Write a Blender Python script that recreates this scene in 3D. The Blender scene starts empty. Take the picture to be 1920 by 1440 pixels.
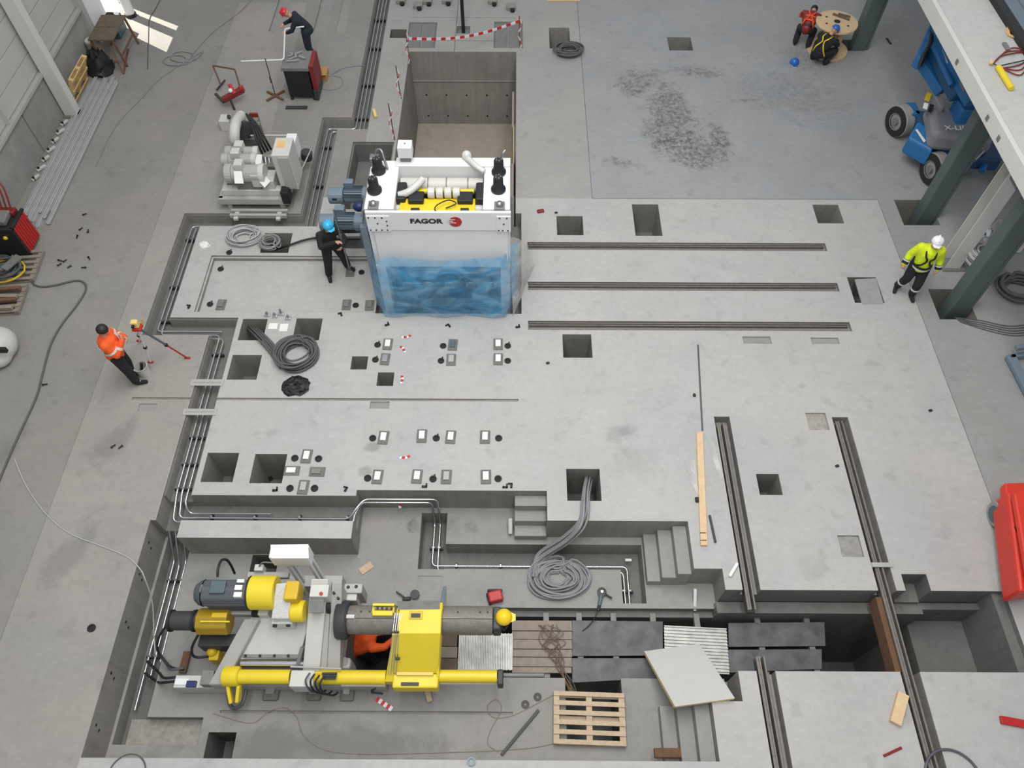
import bpy, bmesh, math, random
from mathutils import Vector, Matrix, Euler
random.seed(7)
S = bpy.context.scene
COL = S.collection

# ------------------------------------------------------------------ camera, sky, lamps, exposure
cam_d = bpy.data.cameras.new('camera'); cam = bpy.data.objects.new('camera', cam_d); COL.objects.link(cam)
cam_d.sensor_fit = 'HORIZONTAL'; cam_d.sensor_width = 36.0; cam_d.lens = 36.0 * 1424.74 / 1920.0
cam_d.clip_start = 0.1; cam_d.clip_end = 200
cam.location = (0, 0, 13.0)
cam.rotation_euler = (math.radians(90 - 56.0758), 0, math.radians(0.3198))
S.camera = cam
w = bpy.data.worlds.new('hall_daylight'); S.world = w; w.use_nodes = True
bg = w.node_tree.nodes['Background']; bg.inputs[0].default_value = (0.93, 0.96, 1.0, 1); bg.inputs[1].default_value = 0.50
def skylight(x, y, sx, sy, power):
    d = bpy.data.lights.new('roof_light', 'AREA'); d.shape = 'RECTANGLE'; d.size = sx; d.size_y = sy; d.energy = power
    d.color = (1.0, 0.985, 0.955)
    o = bpy.data.objects.new('roof_light', d); COL.objects.link(o); o.location = (x, y, 17.5)
skylight(-3.0, 6.0, 2.5, 16, 1500)
skylight(2.5, 6.0, 2.5, 16, 1700)
skylight(0.0, 20.0, 2.5, 14, 300)
# low sun that comes in through the gate of the left wall
d = bpy.data.lights.new('sun_at_gate', 'SPOT'); d.energy = 60000; d.spot_size = math.radians(10); d.spot_blend = 0.0; d.shadow_soft_size = 0.05
d.color = (1, 0.95, 0.86)
o = bpy.data.objects.new('sun_at_gate', d); COL.objects.link(o); o.location = (-23.4, 29.3, 13.5)
o.rotation_euler = (Vector((-12.2, 22.3, 1.1)) - o.location).to_track_quat('-Z', 'Y').to_euler()
S.view_settings.view_transform = 'Standard'; S.view_settings.look = 'None'; S.view_settings.gamma = 1.0
S.view_settings.use_curve_mapping = False
S.view_settings.exposure = 0.0

# ------------------------------------------------------------------ helpers
def lin(c):
    return tuple(((v / 255) / 12.92 if v <= 10 else (((v / 255) + .055) / 1.055) ** 2.4) for v in c) + (1,)
MATS = {}
def mat(name, c, rough=.6, metal=0., var=.12, scale=6., bump=0., spec=.5):
    if name in MATS: return MATS[name]
    m = bpy.data.materials.new(name); m.use_nodes = True; nt = m.node_tree; b = nt.nodes['Principled BSDF']
    b.inputs['Roughness'].default_value = rough; b.inputs['Metallic'].default_value = metal
    b.inputs['Specular IOR Level'].default_value = spec
    c = lin(c)
    tc = nt.nodes.new('ShaderNodeTexCoord'); n = nt.nodes.new('ShaderNodeTexNoise')
    n.inputs['Scale'].default_value = scale; n.inputs['Detail'].default_value = 5; n.inputs['Roughness'].default_value = .6
    nt.links.new(tc.outputs['Object'], n.inputs['Vector'])
    r = nt.nodes.new('ShaderNodeValToRGB')
    r.color_ramp.elements[0].position = .3; r.color_ramp.elements[1].position = .7
    r.color_ramp.elements[0].color = tuple(v * (1 - var) for v in c[:3]) + (1,)
    r.color_ramp.elements[1].color = tuple(min(1, v * (1 + var * .7)) for v in c[:3]) + (1,)
    nt.links.new(n.outputs[0], r.inputs[0]); nt.links.new(r.outputs[0], b.inputs['Base Color'])
    if bump:
        bp = nt.nodes.new('ShaderNodeBump'); bp.inputs['Strength'].default_value = bump; bp.inputs['Distance'].default_value = .02
        nt.links.new(n.outputs[0], bp.inputs['Height']); nt.links.new(bp.outputs[0], b.inputs['Normal'])
    MATS[name] = m; return m

def concrete(name, c, stains_and_shade=(), rough=.75, mott=.10, fine=.06, bump=.15, stripe=0.):
    """cast concrete: broad mottling, fine grain, trowel marks and stains that have a place of their own"""
    m = bpy.data.materials.new(name); m.use_nodes = True; nt = m.node_tree; L = nt.links; b = nt.nodes['Principled BSDF']
    b.inputs['Roughness'].default_value = rough; b.inputs['Specular IOR Level'].default_value = .35
    tc = nt.nodes.new('ShaderNodeTexCoord')
    def noise(sc, det, ro, dist=0, src=None):
        n = nt.nodes.new('ShaderNodeTexNoise'); n.inputs['Scale'].default_value = sc; n.inputs['Detail'].default_value = det
        n.inputs['Roughness'].default_value = ro; n.inputs['Distortion'].default_value = dist
        L.new(src or tc.outputs['Object'], n.inputs['Vector']); return n.outputs[0]
    def mr(v, a, bb, lo, hi):
        k = nt.nodes.new('ShaderNodeMapRange'); L.new(v, k.inputs[0])
        for i, q in enumerate((a, bb, lo, hi)): k.inputs[i + 1].default_value = q
        return k.outputs[0]
    def mul(a, bb, op='MULTIPLY'):
        k = nt.nodes.new('ShaderNodeMath'); k.operation = op; L.new(a, k.inputs[0])
        if isinstance(bb, (int, float)): k.inputs[1].default_value = bb
        else: L.new(bb, k.inputs[1])
        return k.outputs[0]
    f = mr(noise(.55, 6, .62, .4), .3, .7, 1 - mott, 1 + mott)
    f = mul(f, mr(noise(9, 6, .7), .3, .7, 1 - fine, 1 + fine))
    mp = nt.nodes.new('ShaderNodeMapping'); mp.inputs['Scale'].default_value = (1.2, 4, 1); mp.inputs['Rotation'].default_value = (0, 0, .6)
    L.new(tc.outputs['Object'], mp.inputs[0])
    f = mul(f, mr(noise(1.6, 5, .6, .2, mp.outputs[0]), .3, .7, .97, 1.03))
    if stripe:
        mp2 = nt.nodes.new('ShaderNodeMapping'); mp2.inputs['Scale'].default_value = (5, 5, .3); L.new(tc.outputs['Object'], mp2.inputs[0])
        f = mul(f, mr(noise(1.5, 4, .6, 0, mp2.outputs[0]), .3, .7, 1 - stripe, 1 + stripe))
    cc = nt.nodes.new('ShaderNodeVectorMath'); cc.operation = 'SCALE'; cc.inputs[0].default_value = lin(c)[:3]; L.new(f, cc.inputs['Scale'])
    col = cc.outputs[0]
    tint = nt.nodes.new('ShaderNodeMix'); tint.data_type = 'RGBA'; tint.blend_type = 'MULTIPLY'; L.new(mr(noise(.42, 5, .6, .8), .42, .62, 0, 1), tint.inputs[0]); L.new(col, tint.inputs[6])
    tint.inputs[7].default_value = (.93, .962, 1.0, 1); col = tint.outputs[2]
    spots = mr(noise(2.6, 3, .5, .2), .60, .72, 1.0, .88); sc_ = nt.nodes.new('ShaderNodeVectorMath'); sc_.operation = 'SCALE'; L.new(col, sc_.inputs[0]); L.new(spots, sc_.inputs['Scale']); col = sc_.outputs[0]
    brk = noise(3.2, 8, .72, .3)
    brk2 = noise(1.1, 6, .65, .5)
    grit = mr(noise(8, 7, .8, .2), .42, .58, .05, 1)
    for (x, y, rx, ry, rot, amt, sc, lo) in stains_and_shade:
        mp = nt.nodes.new('ShaderNodeMapping'); mp.vector_type = 'TEXTURE'; mp.inputs['Location'].default_value = (x, y, 0)
        mp.inputs['Rotation'].default_value = (0, 0, rot); mp.inputs['Scale'].default_value = (rx, ry, 1000); L.new(tc.outputs['Object'], mp.inputs[0])
        ln = nt.nodes.new('ShaderNodeVectorMath'); ln.operation = 'LENGTH'; L.new(mp.outputs[0], ln.inputs[0])
        k = mr(ln.outputs['Value'], 0, 2.2, .30, -1.0)
        k = mul(k, brk if sc else brk2, 'ADD')
        k = mr(k, lo, lo + .22, 0, amt)
        if sc: k = mul(k, grit)
        mx = nt.nodes.new('ShaderNodeMix'); mx.data_type = 'RGBA'; L.new(k, mx.inputs[0]); L.new(col, mx.inputs[6])
        mx.inputs[7].default_value = lin((72, 74, 76)); col = mx.outputs[2]
    L.new(col, b.inputs['Base Color'])
    if bump:
        bp = nt.nodes.new('ShaderNodeBump'); bp.inputs['Strength'].default_value = bump; bp.inputs['Distance'].default_value = .01
        L.new(brk, bp.inputs['Height']); L.new(bp.outputs[0], b.inputs['Normal'])
    MATS[name] = m; return m

ORG = {}
class MB:
    """collects shapes and links them as one mesh object"""
    def __init__(s): s.v = []; s.f = []
    def add(s, vs, fs):
        n = len(s.v); s.v += [tuple(v) for v in vs]; s.f += [tuple(i + n for i in f) for f in fs]; return s
    def box(s, x0, x1, y0, y1, z0, z1):
        if x0 > x1: x0, x1 = x1, x0
        if y0 > y1: y0, y1 = y1, y0
        if z0 > z1: z0, z1 = z1, z0
        v = [(x, y, z) for z in (z0, z1) for y in (y0, y1) for x in (x0, x1)]
        return s.add(v, [(0, 2, 3, 1), (4, 5, 7, 6), (0, 1, 5, 4), (2, 6, 7, 3), (0, 4, 6, 2), (1, 3, 7, 5)])
    def tb(s, a, b, zb):   # box from two opposite top corners down to zb
        return s.box(a[0], b[0], a[1], b[1], zb, max(a[2], b[2]))
    def hexa(s, q, dz):    # quad of four points, thickened down by dz
        q = [Vector(p) for p in q]; n = (q[1] - q[0]).cross(q[2] - q[0])
        if n.z < 0: q = q[::-1]
        v = [p - Vector((0, 0, dz)) for p in q] + q
        return s.add(v, [(3, 2, 1, 0), (4, 5, 6, 7)] + [(i, (i + 1) % 4, (i + 1) % 4 + 4, i + 4) for i in range(4)])
    def beam(s, p, q, wd, ht, up=(0, 0, 1)):   # bar of rectangular section centred on p-q
        p, q = Vector(p), Vector(q); d = (q - p).normalized(); up = Vector(up)
        if abs(d.dot(up)) > .97: up = Vector((0, 1, 0))
        sd = d.cross(up).normalized(); u = sd.cross(d)
        v = [e + sd * (i * wd / 2) + u * (j * ht / 2) for e in (p, q) for (i, j) in ((-1, -1), (1, -1), (1, 1), (-1, 1))]
        return s.add(v, [(3, 2, 1, 0), (4, 5, 6, 7)] + [(i, (i + 1) % 4, (i + 1) % 4 + 4, i + 4) for i in range(4)])
    def cyl(s, p, q, r, n=16, r2=None):
        p, q = Vector(p), Vector(q); d = (q - p).normalized(); r2 = r if r2 is None else r2
        a = d.orthogonal().normalized(); b = d.cross(a)
        v = [e + (a * math.cos(6.28318 * i / n) + b * math.sin(6.28318 * i / n)) * rr for e, rr in ((p, r), (q, r2)) for i in range(n)]
        return s.add(v, [tuple(range(n))[::-1], tuple(range(n, 2 * n))] + [(i, (i + 1) % n, (i + 1) % n + n, i + n) for i in range(n)])
    def tube(s, pts, r, n=8, close=False):
        pts = [Vector(p) for p in pts]; k = len(pts); prev = None; v = []
        for i, p in enumerate(pts):
            a = pts[(i - 1) % k] if (i or close) else p; b = pts[(i + 1) % k] if (i < k - 1 or close) else p
            d = (b - a).normalized() if (b - a).length > 1e-9 else Vector((0, 0, 1))
            if prev is None: u = d.orthogonal().normalized()
            else:
                u = prev - d * prev.dot(d); u = u.normalized() if u.length > 1e-6 else d.orthogonal().normalized()
            prev = u; w_ = d.cross(u)
            v += [p + (u * math.cos(6.28318 * j / n) + w_ * math.sin(6.28318 * j / n)) * r for j in range(n)]
        fs = [(i * n + j, i * n + (j + 1) % n, ((i + 1) % k) * n + (j + 1) % n, ((i + 1) % k) * n + j) for i in range(k if close else k - 1) for j in range(n)]
        if not close: fs += [tuple(range(n))[::-1], tuple(range((k - 1) * n, k * n))]
        return s.add(v, fs)
    def lathe(s, o, ax, prof, n=20, a0=0., a1=6.283185):   # prof: (distance along axis, radius)
        o, ax = Vector(o), Vector(ax).normalized(); a = Vector((0, 0, 1)) if abs(ax.z) < .9 else Vector((1, 0, 0))
        a = (a - ax * a.dot(ax)).normalized(); b = ax.cross(a); full = a1 - a0 > 6.28; m = n if full else n + 1
        v = [o + ax * t + (a * math.cos(a0 + (a1 - a0) * j / n) + b * math.sin(a0 + (a1 - a0) * j / n)) * r for t, r in prof for j in range(m)]
        fs = [(i * m + j, i * m + (j + 1) % m, (i + 1) * m + (j + 1) % m, (i + 1) * m + j) for i in range(len(prof) - 1) for j in range(m if full else n)]
        return s.add(v, fs)
    def ball(s, c, r, n=14, k=8, sc=(1, 1, 1), lo=-1.):
        v = []; c = Vector(c)
        for i in range(k + 1):
            t = -math.pi / 2 + math.pi * i / k; t = max(t, math.asin(lo))
            v += [c + Vector((math.cos(t) * math.cos(6.28318 * j / n) * sc[0], math.cos(t) * math.sin(6.28318 * j / n) * sc[1], math.sin(t) * sc[2])) * r for j in range(n)]
        return s.add(v, [(i * n + j, i * n + (j + 1) % n, (i + 1) * n + (j + 1) % n, (i + 1) * n + j) for i in range(k) for j in range(n)])
    def prism(s, poly, ax, a, b):   # polygon in the plane across ax ('x': (y,z), 'y': (x,z), 'z': (x,y))
        f = {'x': lambda p, t: (t, p[0], p[1]), 'y': lambda p, t: (p[0], t, p[1]), 'z': lambda p, t: (p[0], p[1], t)}[ax]
        n = len(poly)
        return s.add([f(p, a) for p in poly] + [f(p, b) for p in poly],
                     [tuple(range(n))[::-1], tuple(range(n, 2 * n))] + [(i, (i + 1) % n, (i + 1) % n + n, i + n) for i in range(n)])
    def build(s, name, m, parent=None, bev=0., smooth=None, org=None, rem=0., keep=False):
        off = Vector(org) if org is not None else (ORG.get(parent.name, Vector()) if parent else Vector())
        me = bpy.data.meshes.new(name); me.from_pydata([tuple(Vector(v) - off) for v in s.v], [], s.f); me.validate()
        bm = bmesh.new(); bm.from_mesh(me)
        if not keep: bmesh.ops.recalc_face_normals(bm, faces=bm.faces)
        bm.to_mesh(me); bm.free()
        if m: me.materials.append(m if not isinstance(m, str) else MATS[m])
        if smooth is not None:
            me.polygons.foreach_set('use_smooth', [True] * len(me.polygons)); me.set_sharp_from_angle(angle=math.radians(smooth))
        o = bpy.data.objects.new(name, me); COL.objects.link(o)
        if parent: o.parent = parent
        elif org is not None: o.location = off
        ORG[o.name] = off
        if bev:
            k = o.modifiers.new('bevel', 'BEVEL'); k.width = bev; k.segments = 2; k.limit_method = 'ANGLE'; k.angle_limit = .7
        if rem:
            k = o.modifiers.new('skin', 'REMESH'); k.mode = 'VOXEL'; k.voxel_size = rem; k.use_smooth_shade = True
            k = o.modifiers.new('soft', 'SMOOTH'); k.factor = .5; k.iterations = 4
        return o
def tag(o, label=None, cat=None, group=None, kind=None):
    if label: o['label'] = label
    if cat: o['category'] = cat
    if group: o['group'] = group
    if kind: o['kind'] = kind
    return o
def thing(name, label, cat, loc, group=None, rz=0., local=False):
    o = bpy.data.objects.new(name, None); COL.objects.link(o); o.empty_display_size = .1
    o.location = loc; o.rotation_euler = (0, 0, rz)
    ORG[o.name] = Vector() if local else Vector(loc)
    return tag(o, label, cat, group)
def dup(root, loc=None, rz=None, label=None):
    r = root.copy(); COL.objects.link(r)
    if loc is not None: r.location = loc
    if rz is not None: r.rotation_euler = (0, 0, rz)
    if label: r['label'] = label
    for ch in list(root.children):
        c = ch.copy(); COL.objects.link(c); c.parent = r
        for g in list(ch.children):
            e = g.copy(); COL.objects.link(e); e.parent = c
    return r
def LP(p, q, t): return tuple(a + (b - a) * t for a, b in zip(p, q))
def arc(c, r, a0, a1, n, z=None):
    return [(c[0] + r * math.cos(a0 + (a1 - a0) * i / n), c[1] + r * math.sin(a0 + (a1 - a0) * i / n), c[2] if z is None else z) for i in range(n + 1)]
def smoothpath(pts, k=6):
    pts = [Vector(p) for p in pts]; o = []
    for i in range(len(pts) - 1):
        p0 = pts[max(i - 1, 0)]; p1 = pts[i]; p2 = pts[i + 1]; p3 = pts[min(i + 2, len(pts) - 1)]
        for j in range(k):
            t = j / k
            o.append(.5 * ((2 * p1) + (p2 - p0) * t + (2 * p0 - 5 * p1 + 4 * p2 - p3) * t * t + (3 * p1 - p0 - 3 * p2 + p3) * t ** 3))
    return o + [pts[-1]]
def bend(pts, r=.12, n=5):   # polyline with rounded corners
    pts = [Vector(p) for p in pts]; o = [pts[0]]
    for i in range(1, len(pts) - 1):
        a, b, c = pts[i - 1], pts[i], pts[i + 1]; k = min(r, (a - b).length * .45, (c - b).length * .45)
        p = b + (a - b).normalized() * k; q = b + (c - b).normalized() * k
        o += [p.lerp(b, t / n).lerp(b.lerp(q, t / n), t / n) for t in range(n + 1)]
    return o + [pts[-1]]

# ------------------------------------------------------------------ materials
concrete('slab_outer', (140, 137, 132), [(-8.1, 7.2, .8, 1.7, -.55, .30, 0, .5), (-9.9, 7.0, .6, 1.9, -.45, .28, 0, .5), (-8.0, 4.6, .8, 1.0, -.6, .25, 0, .52),
   (-11.2, 6.2, .8, 1.2, -.4, .25, 0, .55), (-7.7, 9.0, .4, 1.2, -.4, .15, 0, .55), (-11, 3, 1.6, 1.2, -.6, .1, 0, .55)], mott=.07)
concrete('slab_strip', (151, 147, 142), [(-7.7, 9.0, .5, 1.3, -.4, .2, 0, .5), (-8.1, 4.9, .6, 1.4, -.5, .25, 0, .5), (-7.9, 7.3, .6, 1.2, -.5, .3, 0, .48)], mott=.06)
concrete('slab_right', (150, 149, 147), [(10, 7, .5, 1.5, .3, .10, 1, .58), (10.6, 6.2, .8, .5, .3, .10, 1, .56)], mott=.06)
concrete('slab_back', (151, 151, 151), [(3.5, 19.1, 1.3, 1.0, .2, .6, 1, .42), (4.25, 17.7, .95, 1.9, .1, .75, 1, .36), (4.6, 16.1, 1.5, 1.1, -.5, .8, 1, .36), (5.25, 19.5, 1.2, .5, -.1, .6, 1, .40), (7.6, 18.4, 3.4, 2.2, -.3, .3, 1, .48), (2.7, 15.6, 1.0, .45, -.4, .6, 1, .46), (3.2, 18.6, .7, .5, 0, .6, 1, .42), (5.35, 16.6, .5, 1.1, .1, .75, 1, .38), (3.7, 16.8, .6, 1.2, .1, .65, 1, .42), (8.3, 20.2, 1.4, 1.2, 0, .35, 1, .46), (6.3, 18.2, .7, .12, .1, .5, 1, .42),
   (8.4, 19.8, 1.6, 1.6, 0, .14, 1, .56)], mott=.06)
concrete('slab_backstrip', (156, 154, 150), [(1.2, 18.4, .6, 1.6, 0, .08, 0, .6)], mott=.05)
concrete('slab_centre', (174, 172, 169), [(2.2, 7.6, .85, .5, .3, .34, 0, .52), (2.3, 6.9, 1.1, .9, 0, .13, 0, .52), (3.9, 5.0, .5, .5, 0, .12, 1, .6), (-2.75, 7.25, .22, .16, 0, .35, 0, .3), (-2.85, 6.70, .18, .18, 0, .3, 0, .3),
   (4.2, 7.9, 1.2, .5, .3, .10, 0, .6), (5.4, 4.9, .9, .6, .2, .14, 0, .56), (0.9, 6.5, .5, 1.3, 0, .06, 0, .55)], mott=.05)
concrete('slab_pit', (146, 144, 140), [(-1.98, 5.93, .16, .2, 0, .6, 1, .3), (-.83, 5.93, .2, .2, 0, .5, 1, .34), (-3.2, 2.05, 4.6, .55, 0, .38, 0, .42), (-5.6, 4.9, .9, .5, .2, .25, 0, .5), (-1.5, 5.9, 1.2, .35, 0, .25, 0, .5), (-3, 3, 3.5, .8, .05, .10, 0, .5), (2, 2.5, 1.0, .9, 0, .14, 1, .56), (-2.2, 5.0, .8, .7, 0, .12, 0, .55)], mott=.08)  # wide band along the front wall: its shade painted in together with dirt
concrete('deep_floor', (168, 156, 142), [], mott=.06)
concrete('formed', (140, 137, 131), [], mott=.13, stripe=.10)
concrete('panel_concrete', (150, 148, 142), [(-12.2, 16, 1, 3, 0, .2, 0, .5)], mott=.16, stripe=.02)
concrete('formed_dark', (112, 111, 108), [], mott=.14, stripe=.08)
concrete('gravel', (150, 147, 140), [], mott=.12, fine=.22, bump=.8)
concrete('mezz_concrete', (188, 187, 182), [(9.8, 17, .8, 2.5, 0, .2, 1, .55), (9.7, 13.5, .8, 1.5, 0, .1, 1, .55)], mott=.06)
mat('steel', (150, 152, 154), .38, .85, .1)
mat('steel_bright', (205, 207, 210), .26, .9, .05)
mat('steel_dull', (126, 126, 124), .6, .25, .15, 9)
mat('rail_steel', (124, 119, 113), .6, .2, .18, 12)
mat('dark_steel', (62, 63, 65), .55, .25, .2, 4)
mat('plate_steel', (92, 93, 95), .6, .15, .42, 3.0, .1)
mat('black', (28, 29, 31), .55, 0, .15, 8)
mat('black_rubber', (34, 34, 35), .8, 0, .15, 8)
mat('hole_black', (22, 22, 22), .9, 0, .1)
mat('lid_grey', (150, 151, 150), .8, 0, .12, 8)
mat('white_paint', (224, 225, 226), .45, 0, .03, 3)
mat('offwhite', (196, 195, 190), .5, 0, .05, 3)
mat('grey_paint', (168, 168, 165), .5, 0, .06, 4)
mat('wrap_white', (205, 205, 202), .25, 0, .12, 30, .5)
mat('yellow', (224, 200, 44), .42, 0, .05, 3)
mat('yellow_deep', (205, 172, 30), .45, 0, .06, 3)
mat('amber', (158, 130, 30), .35, 0, .08, 5)
mat('motor_grey', (84, 88, 94), .5, .1, .08, 5)
mat('motor_blue', (112, 128, 142), .45, .1, .06, 5)
mat('gear_green', (82, 98, 104), .5, .1, .06, 5)
mat('navy', (32, 46, 98), .45, 0, .08)
mat('red', (176, 34, 36), .45, 0, .08)
mat('red_dark', (126, 36, 38), .5, .1, .12)
mat('orange_red', (206, 52, 34), .4, 0, .06, 2)
mat('wood', (188, 168, 142), .75, 0, .14, 14)
mat('wood_pale', (212, 184, 146), .75, 0, .1, 10)
mat('wood_yellow', (206, 176, 122), .75, 0, .1, 10)
mat('wood_old', (140, 130, 119), .85, 0, .16, 8)
mat('wood_dark', (104, 92, 78), .85, 0, .2, 8)
mat('rust', (112, 82, 62), .9, .1, .2, 10)
mat('card', (176, 134, 84), .8, 0, .08)
mat('lift_blue', (36, 104, 160), .45, 0, .06, 3)
mat('lift_blue_dark', (30, 74, 112), .5, 0, .08, 3)
mat('lift_grey', (128, 128, 134), .45, 0, .05, 3)
mat('tyre_grey', (146, 146, 142), .85, 0, .08)
mat('column_green', (88, 101, 99), .5, .2, .06, 3)
mat('column_white', (205, 205, 200), .55, 0, .04, 2)
mat('cladding', (186, 186, 182), .5, .1, .04, 2)
mat('cable_grey', (132, 134, 136), .6, 0, .1)
mat('cable_dark', (86, 88, 88), .6, 0, .12)
mat('cable_light', (176, 177, 178), .55, 0, .08)
mat('skin', (196, 150, 126), .6, 0, .05)
mat('paper', (226, 226, 224), .6, 0, .02)
mat('cloth_black', (30, 32, 36), .9, 0, .25, 12, .3)
mat('cloth_navy', (32, 38, 48), .9, 0, .25, 12, .3)
mat('cloth_orange', (236, 92, 36), .8, 0, .1, 10, .2)
mat('cloth_yellow', (212, 232, 34), .8, 0, .08, 10, .2)
mat('reflective', (214, 214, 212), .4, .2, .05)
mat('helmet_white', (236, 236, 240), .3, 0, .02)
mat('helmet_blue', (34, 98, 180), .3, 0, .03)
mat('helmet_cyan', (54, 176, 222), .3, 0, .03)
mat('helmet_red', (208, 40, 52), .3, 0, .03)
mat('helmet_yellow', (232, 198, 30), .3, 0, .03)
mat('gold', (222, 178, 116), .6, 0, .05)
mat('sheet_white', (192, 192, 188), .5, 0, .04, 3)
mat('foam_yellow', (226, 200, 122), .8, 0, .05)
mat('corr', (190, 190, 186), .45, .3, .25, 6)
mat('marker_red', (196, 44, 52), .6, 0, .06)
mat('spray', (190, 184, 120), .8, 0, .15, 20)

# ------------------------------------------------------------------ the floor: one height field of slabs, trenches and pits
ZP = -0.78
RECT = []; TAGS = {}
def R(x0, x1, y0, y1, z, t): RECT.append((x0, x1, y0, y1, z, t))
def deftag(t, name, top, wall='formed', label=None): TAGS[t] = (name, top, wall, label)
for t, n, m_ in (('outer', 'floor_slab', 'slab_outer'), ('centre', 'floor_slab', 'slab_centre'), ('right', 'floor_slab', 'slab_right'),
                 ('back', 'floor_slab', 'slab_back'), ('bstrip', 'floor_slab', 'slab_backstrip')): deftag(t, n, m_)
deftag('strip', 'floor_slab', 'slab_strip')
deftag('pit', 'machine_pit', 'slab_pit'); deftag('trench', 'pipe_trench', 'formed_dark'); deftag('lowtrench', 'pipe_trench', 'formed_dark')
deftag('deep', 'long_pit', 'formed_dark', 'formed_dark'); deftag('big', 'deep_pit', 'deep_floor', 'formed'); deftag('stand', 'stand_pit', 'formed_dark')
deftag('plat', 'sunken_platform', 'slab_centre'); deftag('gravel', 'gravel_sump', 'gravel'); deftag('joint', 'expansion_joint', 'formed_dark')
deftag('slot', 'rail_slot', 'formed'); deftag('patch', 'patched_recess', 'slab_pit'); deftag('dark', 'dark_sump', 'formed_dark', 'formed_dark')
R(-19, 16, -2.5, 28, 0, 'outer')
R(8.93, 16, -2.5, 14.27, 0, 'right'); R(1.9, 16, 14.27, 28, 0, 'back'); R(-3.93, 1.9, 13.7, 28, 0, 'bstrip')
R(-8.617, -6.5, -2.5, 23, 0, 'strip'); R(-8.03, -4.74, 9.97, 13.7, 0, 'centre'); R(-4.74, 8.93, 9.97, 14.27, 0, 'centre'); R(-6.6, 8.93, 1.73, 10.0, 0, 'centre'); R(-6.7, 8.93, -2.5, 1.73, 0, 'centre')
# joints
J = -.012
R(8.925, 8.936, -2.5, 14.27, J, 'joint'); R(1.9, 8.93, 14.262, 14.278, J, 'joint'); R(1.893, 1.907, 14.27, 28, J, 'joint'); R(-8.622, -8.616, -2.5, 23, -.004, 'joint')
R(-1.81, -1.79, 20.44, 28, J, 'joint'); R(-3.2, 0, 22.2, 22.22, J, 'joint'); R(-2.38, -.67, 20.98, 21.0, J, 'joint')
R(-7.78, .09, 8.315, 8.375, -.03, 'slot'); R(-5.45, -5.435, 10.6, 12.3, -.17, 'joint')
# pipe trenches: a shallow rebate round the rim, then the trench proper
T = -.3; e = .035
TR = [(-4.42, -3.93, 16.9, 28), (-5.21, -3.93, 16.9, 17.39), (-5.21, -4.74, 13.28, 17.39), (-8.03, -4.74, 13.27, 13.70), (-8.03, -7.55, 9.97, 13.7), (-8.03, -6.05, 9.97, 10.46), (-6.59, -6.05, 6.2, 10.46)]
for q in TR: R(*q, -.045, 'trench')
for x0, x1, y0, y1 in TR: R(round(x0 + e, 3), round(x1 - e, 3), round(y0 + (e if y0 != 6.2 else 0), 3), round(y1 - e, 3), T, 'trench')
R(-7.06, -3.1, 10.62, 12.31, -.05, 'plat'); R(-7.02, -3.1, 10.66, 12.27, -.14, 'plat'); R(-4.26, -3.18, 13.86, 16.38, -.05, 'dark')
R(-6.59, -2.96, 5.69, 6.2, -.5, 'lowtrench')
# front machine pit
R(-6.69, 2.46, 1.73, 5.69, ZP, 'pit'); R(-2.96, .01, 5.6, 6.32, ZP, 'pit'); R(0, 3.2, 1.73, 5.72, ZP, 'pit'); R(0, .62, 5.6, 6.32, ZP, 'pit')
R(3.2, 3.7, 4.35, 4.82, ZP, 'pit'); R(3.2, 3.65, 2.61, 3.15, ZP, 'pit'); R(3.2, 3.7, 2.61, 4.36, ZP, 'pit'); R(2.4, 3.2, 2.66, 4.4, ZP, 'pit')
R(-6.12, -2.95, 5.35, 5.69, 0, 'centre')
R(-6.64, -6.17, 2.03, 5.69, -1.12, 'lowtrench'); R(-6.52, -5.22, 2.03, 2.46, -1.0, 'gravel'); R(-5.08, -4.61, 1.78, 2.23, -1.7, 'dark')
R(-4.96, 0, 2.53, 2.575, ZP - .04, 'slot'); R(-4.95, -4.45, 4.95, 5.33, -1.5, 'dark')
R(-1.8, -1.3, 5.07, 6.21, -1.25, 'lowtrench'); R(-1.8, 2.44, 5.08, 5.57, -1.25, 'lowtrench'); R(2.01, 2.44, 4.44, 5.57, -1.25, 'lowtrench')
R(-1.78, -1.33, 4.70, 4.94, ZP - .015, 'patch')
# long pit under the carriage
R(-2.95, 3.72, 3.13, 4.35, -4, 'deep'); R(3.66, 8.55, 3.08, 4.44, -4, 'deep'); R(-2.95, 3.66, 4.24, 4.35, -.95, 'deep'); R(3.66, 8.4, 4.22, 4.42, -.6, 'deep')
R(7.35, 8.4, 3.2, 4.3, -1.28, 'deep'); R(8.38, 8.55, 3.08, 4.44, -.12, 'deep'); R(6.84, 7.28, 4.4, 4.74, -.5, 'deep'); R(.9, 1.87, 2.1, 3.14, -2.5, 'dark')
# rail slots
R(4.0, 4.31, 4.44, 7.98, -.24, 'slot'); R(6.36, 6.68, 4.44, 7.98, -.24, 'slot'); R(6.36, 6.68, -2.5, 3.08, -.24, 'slot'); R(4.0, 4.31, -2.5, 3.08, -.24, 'slot')
for y0, y1 in ((12.53, 12.78), (11.29, 11.54), (10.16, 10.41)): R(.29, 7.3, y0, y1, -.08, 'slot')
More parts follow.
